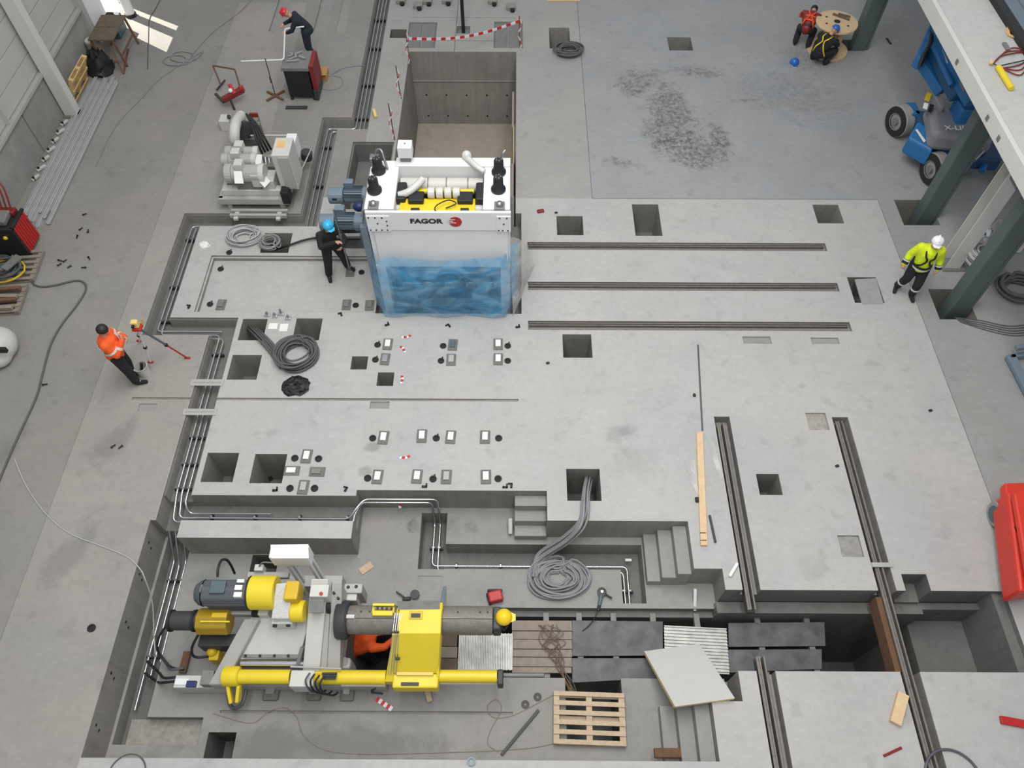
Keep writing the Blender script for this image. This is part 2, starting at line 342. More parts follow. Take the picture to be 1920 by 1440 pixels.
# big pits at the back
R(-3.11, .01, 13.72, 20.43, -2.5, 'big'); R(-3.1, .15, 10.6, 13.74, -.45, 'stand'); R(-4.22, -3.22, 13.9, 16.34, -.62, 'dark'); R(-4.6, -3.1, 12.55, 13.6, -.8, 'dark')
R(-3.23, -2.38, 20.61, 21.95, -.07, 'patch'); R(-.66, .2, 20.62, 22.0, -.07, 'patch'); R(-1.78, -1.38, 21.36, 21.75, -.12, 'patch'); R(-3.76, -3.28, 21.12, 21.57, -.35, 'dark')
R(-7.42, -6.99, 21.42, 28, -.06, 'patch'); R(-6.09, -5.63, 21.42, 28, -.06, 'patch'); R(-5.41, -5.1, 21.4, 28, -.02, 'patch')
# square foundation pockets
PK = [(.99, 1.6, 20.61, 21.68, .8), (4.49, 5.19, 20.53, 21.2, .8), (9.6, 10.2, 20.54, 21.1, .9), (-5.95, -5.29, 12.4, 13.04, .9), (-5.94, -5.4, 9.84, 10.43, .8), (-4.77, -4.2, 9.85, 10.45, .8),
      (-5.96, -5.34, 8.82, 9.45, .8), (-3.43, -3.09, 9.09, 9.43, .45), (-2.84, -2.5, 8.68, 9.02, .5), (1.0, 1.63, 13.01, 13.65, .75), (2.86, 3.5, 13.0, 14.07, .95), (1.03, 1.65, 9.42, 10.04, .9),
      (7.28, 7.91, 13.44, 14.08, .9), (9.33, 10.2, 13.39, 14.26, 1.1), (9.3, 10.12, 10.5, 11.37, 1.0), (7.56, 8.22, 10.96, 11.72, .7), (-5.95, -5.34, 6.47, 7.1, 1.0), (-5.02, -4.4, 6.45, 7.08, 1.1),
      (1.0, 1.64, 6.12, 6.79, 1.1), (4.62, 5.05, 6.26, 6.7, .8)]
for i, (a, b_, c, e, dp) in enumerate(PK):
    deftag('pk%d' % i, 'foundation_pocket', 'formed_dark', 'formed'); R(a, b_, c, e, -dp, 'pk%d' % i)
for a, b_, c, e, dp, t in ((4.9, 5.5, 9.81, 10.0, .025, 'patch'), (6.36, 6.95, 9.81, 9.98, .025, 'patch'), (-7.59, -7.23, 8.04, 8.22, .02, 'patch'), (-2.92, -2.53, 8.13, 8.3, .03, 'patch')):
    R(a, b_, c, e, -dp, t)
for i, (a, b_, c, e) in enumerate(((5.85, 6.25, 7.68, 8.08), (5.88, 6.27, 5.05, 5.46))):
    deftag('gp%d' % i, 'patched_recess', 'gravel'); R(a, b_, c, e, -.035, 'gp%d' % i)

def make_floor():
    xs = sorted({r[0] for r in RECT} | {r[1] for r in RECT} | {float(i) for i in range(-18, 16, 2)}); ys = sorted({r[2] for r in RECT} | {r[3] for r in RECT} | {float(i) for i in range(-2, 28, 2)})
    xi = {x: i for i, x in enumerate(xs)}; yi = {y: i for i, y in enumerate(ys)}
    nx, ny = len(xs) - 1, len(ys) - 1; g = [[None] * ny for _ in range(nx)]
    for x0, x1, y0, y1, z, t in RECT:
        for i in range(xi[x0], xi[x1]):
            for j in range(yi[y0], yi[y1]): g[i][j] = (z, t)
    fl = bpy.data.objects.new('floor', None); COL.objects.link(fl); ORG['floor'] = Vector(); fl['kind'] = 'structure'
    acc = {t: ([], [], []) for t in TAGS}
    def quad(t, pts, mi):
        v, f, m_ = acc[t]; n = len(v); v += pts; f.append((n, n + 1, n + 2, n + 3)); m_.append(mi)
    for j in range(ny):
        i = 0
        while i < nx:
            k = i
            while k + 1 < nx and g[k + 1][j] == g[i][j]: k += 1
            z, t = g[i][j]; quad(t, [(xs[i], ys[j], z), (xs[k + 1], ys[j], z), (xs[k + 1], ys[j + 1], z), (xs[i], ys[j + 1], z)], 0); i = k + 1
    for i in range(nx):
        for j in range(ny):
            z, t = g[i][j]
            for di, dj in ((1, 0), (0, 1)):
                if i + di < nx and j + dj < ny:
                    z2, t2 = g[i + di][j + dj]
                    if abs(z - z2) < 1e-6: continue
                    lo = t if z < z2 else t2; a, b_ = min(z, z2), max(z, z2)
                    if di: x = xs[i + 1]; q = [(x, ys[j], a), (x, ys[j + 1], a), (x, ys[j + 1], b_), (x, ys[j], b_)]
                    else: y = ys[j + 1]; q = [(xs[i], y, a), (xs[i + 1], y, a), (xs[i + 1], y, b_), (xs[i], y, b_)]
                    if (di and z > z2) or (dj and z < z2): q = q[::-1] if di else q
                    quad(lo, q, 1)
    for t, (v, f, m_) in acc.items():
        if not f: continue
        name, top, wall, label = TAGS[t]
        me = bpy.data.meshes.new(name); me.from_pydata(v, [], f); me.materials.append(MATS[top]); me.materials.append(MATS[wall]); me.polygons.foreach_set('material_index', m_)
        bm = bmesh.new(); bm.from_mesh(me); bmesh.ops.remove_doubles(bm, verts=bm.verts, dist=1e-4); bm.to_mesh(me); bm.free()
        o = bpy.data.objects.new(name, me); COL.objects.link(o); o.parent = fl
        if label: o['label'] = label
    return fl
FLOOR = make_floor()
for z in (-1.45, -2.2):          # formwork tie holes in the pit walls, and the pour joint of the deep pit
    for k in range(5): MB().cyl((-2.75 + .62 * k, 20.425, z), (-2.75 + .62 * k, 20.435, z), .03, 10).build('tie_hole', 'black', FLOOR)
for y in (2.3, 3.1, 3.95, 4.8, 5.4):
    for z in (-.18, -.32): MB().cyl((-6.695, y + z * .4, z), (-6.686, y + z * .4, z), .025, 10).build('tie_hole', 'black', FLOOR)
MB().box(-3.11, .01, 20.405, 20.43, -.98, -.94).build('pour_joint', 'panel_concrete', FLOOR, .008)

# ------------------------------------------------------------------ left wall, gate, columns, mezzanine
wl = bpy.data.objects.new('wall_left', None); COL.objects.link(wl); ORG['wall_left'] = Vector(); wl['kind'] = 'structure'
for y0, y1 in ((-2.5, 3.9), (3.94, 9.9), (9.94, 15.9), (15.94, 20.4)):
    MB().box(-12.45, -12.2, y0, y1, 0, 1.22).build('concrete_panel', 'panel_concrete', wl, .01)
MB().box(-12.5, -12.12, -2.5, 20.4, 1.22, 1.30).build('sill_flashing', 'grey_paint', wl)
for k in range(13):      # horizontal cladding boards with shadow joints
    z0 = 1.30 + k * .5
    MB().box(-12.36, -12.25, -2.5, 20.4, z0 + .02, z0 + .5).build('cladding_board', 'cladding', wl, .006)
MB().box(-12.5, -12.36, -2.5, 20.4, 1.3, 8.0).build('backing', 'grey_paint', wl)
for k in range(9): MB().box(-12.25, -12.13, 10.5 + .6 * k, 10.55 + .6 * k, 1.3, 2.5).build('cladding_rib', 'cladding', wl)
MB().box(-12.4, -12.1, 20.4, 20.62, 0, 6).build('gate_post', 'grey_paint', wl); MB().box(-12.36, -12.14, 22.95, 23.1, 0, 6).build('gate_post', 'white_paint', wl); MB().box(-12.4, -12.2, 21.7, 23.0, 2.25, 8).build('lintel', 'cladding', wl); MB().box(-12.4, -12.2, 20.62, 21.72, 0, 8).build('gate_panel', 'white_paint', wl, .01)
for k in range(3): MB().box(-12.4, -12.2, 23.1 + 1.5 * k, 24.58 + 1.5 * k, 0, 8).build('gate_panel', 'white_paint', wl, .01)

# ------------------------------------------------------------------ columns and mezzanine on the right
def white_column(name, x, y, zt, label, rz, wd=.3, dp=.34):
    t = thing(name, label, 'column', (x, y, 0)); 
    m = MB().box(x - dp / 2, x + dp / 2, y - wd / 2, y - wd / 2 + .03, 0, zt).box(x - dp / 2, x + dp / 2, y + wd / 2 - .03, y + wd / 2, 0, zt); m.build('flange', 'column_white', t)
    MB().box(x - .015, x + .015, y - wd / 2 + .03, y + wd / 2 - .03, 0.02, zt).build('web', 'column_white', t)
    MB().box(x - .25, x + .25, y - .25, y + .25, 0, .03).build('base_plate', 'steel_dull', t)
    return t
c1 = thing('steel_column', 'tall off-white steel column standing against the cladded wall beside a leaning pallet', 'column', (-11.98, 17.5, 0))
MB().box(-12.16, -11.8, 17.38, 17.62, 0.03, 7.5).build('shaft', 'column_white', c1, .01)
MB().box(-12.2, -11.72, 17.3, 17.72, 0, .03).build('base_plate', 'steel_dull', c1)
c2 = thing('steel_column', 'off-white rectangular steel column with a shaded web behind the worker in yellow', 'column', (10.05, 12.1, 0))
MB().box(9.86, 10.2, 11.98, 12.0, .03, 3.8).box(9.86, 10.2, 12.3, 12.32, .03, 3.8).build('flange', 'column_white', c2)
MB().box(10.1, 10.13, 12.0, 12.3, .03, 3.8).build('web', 'column_white', c2)
MB().box(9.8, 10.35, 11.9, 12.4, 0, .03).build('base_plate', 'steel_dull', c2)
def green_column(px, label, zb, tilt=0):
    x, y = px; t = thing('green_column', label, 'column', (x, y, zb), 'dark green columns of the mezzanine')
    MB().box(x - .2, x + .2, y - .16, y + .16, zb, 3.5).build('shaft', 'column_green', t, .03)
    MB().box(x + .2, x + .27, y - .15, y - .13, zb + .1, 3.5).box(x + .2, x + .27, y + .13, y + .15, zb + .1, 3.5).build('fin', 'column_green', t)
    MB().box(x - .34, x + .34, y - .36, y + .3, zb, zb + .04).build('base_plate', 'dark_steel', t)
    m = MB()
    for k in range(6): m.box(x + .21, x + .235, y - .06, y + .06, zb + .6 + k * .5, zb + .8 + k * .5)
    m.build('slot_cover', 'steel_dull', t)
    m = MB()
    for dx in (-.28, .28):
        for dy in (-.3, .24): m.cyl((x + dx, y + dy, zb), (x + dx, y + dy, zb + .5), .018, 8)
    m.build('anchor_bolt', 'steel', t)
    return t
green_column((9.76, 10.88), 'dark green steel column rising from the pocket nearest the worker in yellow', -1.0)
green_column((9.95, 13.78), 'dark green steel column in front of the blue boom lift', -1.1)
green_column((10.02, 20.72), 'dark green steel column beside the wooden cable reel', -.9)
mz = thing('mezzanine', 'raised concrete platform edge with a cream steel edge beam above the boom lift', 'platform', (11, 15, 4))
MB().box(9.1, 10.22, -2, 24, 3.86, 4.0).build('deck', 'mezz_concrete', mz)
MB().box(9.0, 9.1, -2, 24, 3.66, 4.0).build('edge_beam', 'column_white', mz, .01)
for k, y in enumerate((11.7, 12.3, 14.1, 16.6)):
    MB().box(8.985, 9.0, y, y + .09, 3.76, 3.86).build('bolt_plate', 'steel_dull', mz)
for y in (10.86, 13.75, 20.75): MB().box(9.1, 10.2, y - .15, y + .15, 3.5, 3.86).build('cross_beam', 'column_green', mz)
MB().box(10.22, 10.42, -2, 24, 3.7, 4.12).build('black_beam', 'black', mz, .01)
t = thing('roof_panel', 'pale blue-grey sheet roof beyond the black beam of the raised platform', 'roof', (12, 15, 3.6)); 
for k in range(4): MB().box(10.5 + .9 * k, 11.38 + .9 * k, 12, 24, 3.5, 3.56).build('panel', 'motor_blue', t, .01)
# ------------------------------------------------------------------ concrete stairs
def stair(label, loc, steps, dirn):
    t = thing('concrete_stair', label, 'stairs', loc)
    for (x0, x1, y0, y1, z) in steps: MB().box(x0, x1, y0, y1, ZP, z).build('step', 'slab_pit', t, .008)
    return t
stair('short concrete stair into the pit beside the sagging cable bundle', (.31, 5.9, ZP), [(.02, .62, 6.10, 6.315, -.195), (.02, .62, 5.88, 6.10, -.39), (.02, .62, 5.66, 5.88, -.585)], 0)
stair('concrete stair climbing right out of the pit near the long timber plank', (2.8, 5.2, ZP), [(2.95, 3.195, 4.79, 5.715, -.195), (2.70, 2.95, 4.79, 5.715, -.39), (2.46, 2.70, 4.79, 5.715, -.585)], 0)
stair('concrete stair under the big white panel at the front edge', (2.8, 2.2, ZP), [(2.95, 3.195, 1.735, 2.65, -.195), (2.70, 2.95, 1.735, 2.65, -.39), (2.46, 2.70, 1.735, 2.65, -.585)], 0)

# ------------------------------------------------------------------ pipe runs in the trenches
def pipe_run(label, paths, clamps, loc, r=.02):
    t = thing('pipe_run', label, 'pipes', loc)
    for p in paths: MB().tube(bend(p, .1), r, 8).build('pipe', 'steel_bright', t, smooth=50)
    for (x, y, z, along, n) in clamps:
        a = (.10 * n, .04) if along == 'y' else (.04, .10 * n)
        q = MB().box(x - a[0] / 2 - .03, x + a[0] / 2 + .03, y - a[1] / 2, y + a[1] / 2, z - .09, z - .03) if along == 'y' else MB().box(x - a[0] / 2, x + a[0] / 2, y - a[1] / 2 - .03, y + a[1] / 2 + .03, z - .09, z - .03)
        q.build('clamp_base', 'black', t)
        for k in range(n):
            o = (k - (n - 1) / 2) * .11
            (MB().box(x + o - .03, x + o + .03, y - .018, y + .018, z - .03, z + .03) if along == 'y' else MB().box(x - .018, x + .018, y + o - .03, y + o + .03, z - .03, z + .03)).build('clamp', 'steel', t, .004)
    return t
z = -.17
pipe_run('bright pipes in the trench at the top running past the deep pit',
    [[(-4.31, 27, z), (-4.31, 17.12, z), (-5.06, 17.12, z), (-5.06, 13.4, z)], [(-4.2, 27, z), (-4.2, 17.0, z), (-4.94, 17.0, z), (-4.94, 13.4, z)], [(-4.09, 27, z), (-4.09, 16.95, z)], [(-4.83, 16.85, z), (-4.83, 13.45, z)]],
    [(-4.2, y, z, 'y', 3) for y in (17.6, 19.1, 20.9, 22.4)] + [(-4.94, y, z, 'y', 3) for y in (16.4, 14.9)], (-4.5, 18, T))
pipe_run('bright pipes in the trench around the sunken platform',
    [[(-7.45, 13.42, z), (-7.83, 13.42, z), (-7.83, 10.2, z), (-6.4, 10.2, z)], [(-7.72, 13.36, z), (-7.72, 10.1, z), (-6.43, 10.1, z), (-6.43, 8.0, z)], [(-7.83, 10.0, z), (-6.32, 10.0, z), (-6.32, 8.0, z)]],
    [(-7.78, 13.0, z, 'y', 2), (-7.78, 11.5, z, 'y', 2), (-7.75, 10.5, z, 'y', 2), (-6.38, 9.6, z, 'y', 2)], (-7.7, 12, T))
z2 = -.33
pipe_run('bright pipes from the covered trench down past the machine and around the pit stairs',
    [[(-6.42, 8.0, z), (-6.42, 6.3, z), (-6.42, 5.80, z2), (-3.02, 5.80, z2), (-3.02, 5.95, z2), (-2.92, 6.22, z2), (-1.57, 6.22, z2), (-1.57, 6.15, -1.1), (-1.57, 5.25, -1.1), (2.18, 5.25, -1.1), (2.18, 4.46, -1.1)],
     [(-6.32, 8.0, z), (-6.32, 6.3, z), (-6.32, 5.88, z2), (-3.1, 5.88, z2), (-2.98, 6.05, z2 + .1), (-2.85, 6.24, z2 + .1), (-1.46, 6.24, z2 + .1), (-1.46, 6.15, -1.1), (-1.46, 5.15, -1.1), (2.1, 5.15, -1.1), (2.1, 4.46, -1.1)],
     [(-6.21, 8.0, z), (-6.21, 6.1, z), (-6.15, 5.97, z2), (-4.6, 5.97, z2)]],
    [(-6.32, y, z, 'y', 3) for y in (7.55, 6.95, 6.42)] + [(x, 5.84, z2, 'x', 2) for x in (-5.72, -4.9, -4.05, -3.15)] + [(-1.51, 5.62, -1.1, 'y', 2), (-1.1, 5.2, -1.1, 'x', 2), (-.25, 5.2, -1.1, 'x', 2), (1.35, 5.2, -1.1, 'x', 2), (2.14, 4.78, -1.1, 'y', 2)], (-4, 5.9, -.5))
z3 = -.97
pipe_run('bright pipes low along the left pit wall behind the machine',
    [[(-6.5, 5.66, -.45), (-6.5, 5.55, -.6), (-6.5, 5.3, z3), (-6.5, 2.6, z3)], [(-6.38, 5.66, -.45), (-6.38, 5.5, -.6), (-6.38, 5.2, z3), (-6.38, 3.1, z3)], [(-6.27, 5.66, -.5), (-6.27, 5.3, z3), (-6.27, 3.4, z3)]],
    [(-6.38, 4.9, z3, 'y', 3), (-6.38, 3.5, z3, 'y', 3)], (-6.4, 4.5, -1.1))
for k, (x0, x1, y0, y1, lb) in enumerate(((-6.68, -6.0, 8.66, 8.82, 'galvanised cover plate across the pipe trench, the one nearer the dark bag'), (-6.66, -5.98, 7.95, 8.1, 'galvanised cover plate across the pipe trench, just below the long floor slit'))):
    t = thing('trench_cover', lb, 'cover plate', (x0 + .3, y0 + .08, 0))
    MB().box(x0, x1, y0, y1, .002, .016).build('plate', 'grey_paint', t, .003); MB().box(x0 + .05, x1 - .05, y0 + .07, y0 + .085, .016, .03).build('rib', 'grey_paint', t)

# ------------------------------------------------------------------ levelling pads and anchor sleeves
def pad(x, y, label, top='steel_bright', horiz=False, z=0., first=[]):
    t = thing('levelling_pad', label, 'pad', (x, y, z), 'levelling pads on the foundation', math.pi / 2 if horiz else random.uniform(-.06, .06), True)
    MB().box(-.10, .10, -.15, .15, 0, .022).build('grout_bed', 'formed_dark', t, .015)
    MB().box(-.055, .055, -.075, .1, .022, .05).build('steel_plate', top, t, .004)
    return t
def sleeve(x, y, label, z=0., knob=False):
    t = thing('anchor_sleeve', label, 'anchor', (x, y, z), 'anchor sleeves on the foundation', 0, True)
    MB().lathe((0, 0, 0), (0, 0, 1), [(0, .07), (.02, .07), (.02, .045), (.006, .045), (.006, .001)], 16).build('sleeve', 'black_rubber', t, smooth=40)
    if knob: MB().cyl((.01, 0, .0), (.03, .09, .03), .014, 8).build('plug', 'black', t)
    return t
g1 = 'below the blue-wrapped mill stand'; g2 = 'in the row below the floor slit'; g3 = 'in the row along the pit edge'
def word(i): return ('first', 'second', 'third', 'fourth')[i]
for i, (p, m_) in enumerate((((-2.709, 9.745, 0.000), 'paper'), ((-1.318, 9.739, 0.000), 'gear_green'), ((-0.351, 9.758, 0.000), 'paper'))): pad(p[0], p[1], ('pale', 'green', 'pale')[i] + ' steel pad in the upper row %s, %s from the left' % (g1, word(i)), m_)
for i, (p, m_) in enumerate((((-2.727, 9.352, 0.000), 'steel_bright'), ((-1.333, 9.346, 0.000), 'grey_paint'), ((-0.344, 9.365, 0.000), 'paper'))): pad(p[0], p[1], 'steel pad in the lower row %s, %s from the left' % (g1, word(i)), m_)
for i, p in enumerate(((-2.571, 7.452, 0.000), (-1.818, 7.493, 0.000), (-1.249, 7.471, 0.000), (-0.572, 7.475, 0.000))): pad(p[0], p[1], 'bright steel pad %s, %s from the left' % (g2, word(i)), 'paper')
for i, p in enumerate(((-2.597, 6.592, 0.000), (-1.846, 6.606, 0.000), (-1.287, 6.599, 0.000), (-0.535, 6.603, 0.000))): pad(p[0], p[1], 'bright steel pad %s, %s from the left' % (g3, word(i)), 'paper' if i != 2 else 'grey_paint')
for p, lb, m_, h in (((-4.018, 7.028, 0.000), 'bright pad at the top of the cross of four pads', 'paper', 0), ((-4.250, 6.715, 0.000), 'bright sideways pad at the left of the cross of four pads', 'paper', 1), ((-3.761, 6.695, 0.000), 'dull sideways pad at the right of the cross of four pads', 'steel_dull', 1),
                     ((-3.975, 6.367, 0.000), 'dull pad at the bottom of the cross of four pads', 'grey_paint', 0)): pad(p[0], p[1], lb, m_, h)
for p, lb in (((-3.765, 10.949, -0.140), 'dull pad in the corner of the sunken platform by the film'), ((-3.250, 10.936, -0.140), 'dull pad half under the hem of the blue film'), ((-3.805, 11.940, -0.140), 'pad at the tip of the worker\'s steel bar'), ((-6.574, 10.934, -0.140), 'dull pad in the left corner of the sunken platform')):
    pad(p[0], p[1], lb, 'steel_dull', 0, -.14)
for px, lb, zz, kn in ((((-2.924, 9.730, 0.000)), 'black sleeve left of the first pad in the upper row ' + g1, 0, 1), ((-2.928, 9.337, 0.000), 'black sleeve left of the first pad in the lower row ' + g1, 0, 1), ((-1.522, 9.709, 0.000), 'black sleeve left of the green pad ' + g1, 0, 0), ((-1.545, 9.317, 0.000), 'black sleeve left of the middle pad in the lower row ' + g1, 0, 1),
    ((-0.145, 9.716, 0.000), 'black sleeve right of the last pad in the upper row ' + g1, 0, 1), ((-0.142, 9.325, 0.000), 'black sleeve right of the last pad in the lower row ' + g1, 0, 0), ((-2.780, 7.439, 0.000), 'black sleeve left of the first pad ' + g2, 0, 0), ((-1.531, 7.446, 0.000), 'black sleeve between the two middle pads ' + g2, 0, 1),
    ((-0.304, 7.452, 0.000), 'black sleeve right of the last pad ' + g2, 0, 0), ((-2.781, 6.564, 0.000), 'black sleeve left of the first pad ' + g3, 0, 0), ((-1.538, 6.554, 0.000), 'black sleeve between the two middle pads ' + g3, 0, 1), ((-0.301, 6.566, 0.000), 'black sleeve right of the last pad ' + g3, 0, 0),
    ((-4.238, 6.986, 0.000), 'upper left sleeve of the cross of four pads', 0, 0), ((-3.777, 6.977, 0.000), 'upper right sleeve of the cross of four pads', 0, 0), ((-4.223, 6.343, 0.000), 'lower left sleeve of the cross of four pads', 0, 0), ((-3.760, 6.346, 0.000), 'lower right sleeve of the cross of four pads', 0, 0),
    ((-3.560, 10.935, -0.140), 'black sleeve between two dull pads at the hem of the blue film', -.14, 0), ((-3.544, 11.925, -0.140), 'black sleeve beside the tip of the worker\'s steel bar', -.14, 0), ((-6.821, 12.006, -0.140), 'black sleeve with a plug in the upper left of the sunken platform', -.14, 1), ((-6.828, 10.948, -0.140), 'black sleeve with a plug in the lower left of the sunken platform', -.14, 1),
    ((-6.663, 12.396, 0.000), 'small black sleeve beside the upper grey cable coil', 0, 1), ((-7.146, 3.714, 0.000), 'lone black sleeve on the left floor beside the pit', 0, 0)):
    sleeve(px[0], px[1], lb, zz, kn)
def clip(p, label, rz):
    t = thing('anchor_clip', label, 'clip', (p[0], p[1], p[2]), 'black clips lying on the floor', rz, True)
    MB().box(-.05, .05, -.02, .02, 0, .03).box(.02, .05, -.02, .07, 0, .03).build('body', 'black', t, .005); MB().cyl((-.03, 0, .03), (-.03, 0, .05), .015, 8).build('stud', 'black', t)
for p, lb, rz in (((-3.808, 10.559, 0.000), 'black clip just below the sunken platform', 1.9), ((-2.771, 10.266, 0.000), 'black clip below the left part of the blue film', .4), ((-1.425, 10.259, 0.000), 'black clip below the middle of the blue film', 2.2), ((0.070, 10.223, 0.000), 'black clip at the right end of the blue film', .2), ((-4.497, 6.297, 0.000), 'cluster of black clips left of the cross of pads', .1),
    ((-3.163, 6.327, 0.000), 'black clip on the edge where the pit wall steps back', 1.2), ((-1.689, 6.390, 0.000), 'pair of black clips under the second pad at the pit edge', 0), ((-0.167, 6.388, 0.000), 'black clip beside the last sleeve at the pit edge', 0), ((-0.046, 6.422, 0.000), 'upright black clip at the head of the pit stair', 1.5), ((-7.198, 10.752, 0.000), 'black clip left of the sunken platform', 1.4)):
    clip(p, lb, rz)
for i, p in enumerate(((-3.580, 23.028, 0.000), (-3.028, 22.761, 0.000), (-2.748, 23.002, 0.000), (-2.152, 23.035, 0.000), (-0.724, 23.013, 0.000), (-0.158, 22.687, 0.000))):
    t = thing('anchor_block', 'grey anchor block at the very top edge, %s from the left' % ('first', 'second', 'third', 'fourth', 'fifth', 'sixth')[i], 'anchor', p, 'anchor blocks at the top edge', 0, True)
    MB().box(-.14, .14, -.1, .16, 0, .12).build('block', 'formed', t, .02); MB().cyl((.05, -.14, .0), (.05, -.14, .09), .07, 12).build('sleeve', 'black_rubber', t)

# ------------------------------------------------------------------ rails and guide channels
for i, (y0, y1, lb) in enumerate(((12.53, 12.78, 'top'), (11.29, 11.54, 'middle'), (10.16, 10.41, 'bottom'))):
    t = thing('guide_rail', 'sunken steel guide rail, %s of the three right of the mill stand' % lb, 'rail', (3.8, y0, -.08), 'three guide rails right of the mill stand')
    MB().box(.32, 7.25, y0 + .13, y0 + .155, -.08, -.005).box(.32, 7.25, y0 + .185, y0 + .21, -.08, -.005).build('rail_flange', 'rail_steel', t)
    MB().box(.32, 7.25, y0 + .02, y0 + .075, -.08, -.04).build('rail_base', 'rail_steel', t)
    for k in range(14): MB().box(.42 + .5 * k, .455 + .5 * k, y0 + .015, y0 + .05, -.04, -.012).build('rail_clip', 'steel_dull', t)
def track(name, label, x0, y0, y1):
    t = thing(name, label, 'rail', (x0, y0, -.24))
    MB().box(x0 + .06, x0 + .085, y0, y1, -.2, -.01).box(x0 + .135, x0 + .16, y0, y1, -.2, -.01).build('channel_side', 'rail_steel', t)
    MB().box(x0 + .03, x0 + .19, y0, y1, -.24, -.19).build('channel_base', 'dark_steel', t); MB().box(x0 + .02, x0 + .06, y0, y1, -.06, -.03).build('flange', 'rail_steel', t)
    return t
t = track('crossing_rail', 'long steel double rail crossing the open pit on the right', 6.4, -.5, 7.9)
MB().box(6.36, 6.72, 4.86, 4.94, .0, .03).build('clamp_bar', 'grey_paint', t)
MB().box(6.33, 6.43, 3.1, 4.36, -.42, -.1).build('timber_packing', 'rust', t)
track('ending_rail', 'steel double rail ending over the long pit beside the timber plank', 4.02, 4.1, 7.85)
track('front_rail', 'steel double rail running to the front edge right of the white panel', 4.02, -.5, 3.32)

# ------------------------------------------------------------------ covers over the long pit
def slab_plate(label, q, th, m_, nm='cover_plate', cat='plate'):
    t = thing(nm, label, cat, q[0]); MB().hexa(q, th).build('plate', m_, t, .004); return t
pz = -.86
q = slab_plate('dark steel cover plate of the back row beside the wooden boards', [(1.072, 4.151, -0.860), (2.718, 4.141, -0.860), (2.655, 3.538, -0.860), (1.047, 3.520, -0.860)], .03, 'plate_steel')
slab_plate('dark steel cover plate of the front row above the pallet', [(1.046, 3.484, -0.860), (2.829, 3.493, -0.860), (2.792, 3.168, -0.860), (1.030, 3.070, -0.860)], .03, 'plate_steel')
slab_plate('dull steel cover plate of the back row right of the corrugated sheet', [(3.905, 4.119, -0.860), (5.651, 4.147, -0.860), (5.575, 3.721, -0.860), (3.840, 3.693, -0.860)], .03, 'plate_steel')
slab_plate('dull steel cover plate of the front row ending in a torn edge', [(3.491, 3.644, -0.860), (5.496, 3.664, -0.860), (5.421, 3.326, -0.860), (3.575, 3.244, -0.860)], .03, 'plate_steel')
t = thing('pit_support', 'steel joists carrying the cover plates over the long pit', 'beam', (2, 3.7, -.95))
for x in (.55, 1.15, 1.78, 2.5, 3.3, 4.4, 5.3): MB().box(x, x + .1, 3.16, 4.3, -1.02, -.9).build('joist', 'steel_dull', t)
t = thing('timber_deck', 'deck of grey-brown wooden boards over the long pit with rusty wires on it', 'deck', (0.502, 3.697, -0.840))
ys_ = [1163, 1183, 1199, 1217, 1232, 1250, 1262]
for a, b in zip(ys_[:-1], ys_[1:]):
    k = {1163: ((-0.024, 4.139, -0.840), (1.063, 3.954, -0.840)), 1183: ((-0.023, 3.948, -0.840), (1.057, 3.803, -0.840)), 1199: ((-0.022, 3.797, -0.840), (1.051, 3.635, -0.840)), 1217: ((-0.021, 3.629, -0.840), (1.045, 3.497, -0.840)), 1232: ((-0.020, 3.491, -0.840), (1.039, 3.333, -0.840)), 1250: ((-0.019, 3.328, -0.840), (1.025, 3.225, -0.840))}[a]
    MB().box(k[0][0], k[1][0], k[1][1] + .002, k[0][1] - .002, -.875, -.84 + random.uniform(-.006, .006)).build('board', 'wood_old', t, .005)
t = thing('timber_deck', 'dark narrow wooden boards between the yellow hood and the corrugated sheet', 'deck', (-1.157, 3.595, -0.840))
for i, (p, q) in enumerate((((-1.383, 3.874, -0.840), (-1.000, 3.670, -0.840)), ((-1.370, 3.668, -0.840), (-0.990, 3.468, -0.840)), ((-1.358, 3.466, -0.840), (-0.981, 3.259, -0.840)))):
    MB().box(p[0], q[0], q[1] + .005, p[1] - .005, -.88, -.84).build('board', 'wood_dark' if i != 1 else 'wood_old', t, .005)
def corrugated(label, o, ux, uy, lx, ly, n, z):
    t = thing('corrugated_sheet', label, 'sheet', (o[0], o[1], z)); ux, uy, o = Vector(ux).normalized(), Vector(uy).normalized(), Vector((o[0], o[1], z)); v = []; f = []
    prof = [(0, 0), (.35, 0), (.5, 1), (.85, 1)]
    pr = [((i + a) / n, h) for i in range(n) for a, h in prof] + [(1, 0)]
    for a, h in pr:
        for e in (0, 1): v.append(o + ux * (a * lx) + uy * (e * ly) + Vector((0, 0, h * .028)))
    k = len(v)
    for a, h in pr:
        for e in (0, 1): v.append(o + ux * (a * lx) + uy * (e * ly) + Vector((0, 0, h * .028 - .008)))
    for i in range(len(pr) - 1): f += [(2 * i, 2 * i + 2, 2 * i + 3, 2 * i + 1), (k + 2 * i, k + 2 * i + 1, k + 2 * i + 3, k + 2 * i + 2)]
    MB().add(v, f).build('sheet', 'corr', t); return t
p = (-0.970, 3.264, -0.820); q = (-0.003, 3.895, -0.820)
corrugated('pale corrugated sheet under the end of the mandrel', p, (1, 0, 0), (0, 1, 0), q[0] - p[0], q[1] - p[1], 16, -.83)
p = (2.723, 4.062, -0.820); q = (3.841, 4.011, -0.820); r = (3.776, 3.218, -0.820)
corrugated('scuffed pale corrugated sheet lying askew under the white panel', (r[0], r[1]), (Vector(q) - Vector(r)), (Vector(p) - Vector(q)), (Vector(q) - Vector(r)).length, (Vector(p) - Vector(q)).length, 14, -.83)
t = thing('insulation_panel', 'large white sandwich panel with a yellow foam edge lying tilted over the pit stair', 'panel', (2.952, 3.064, -0.400))
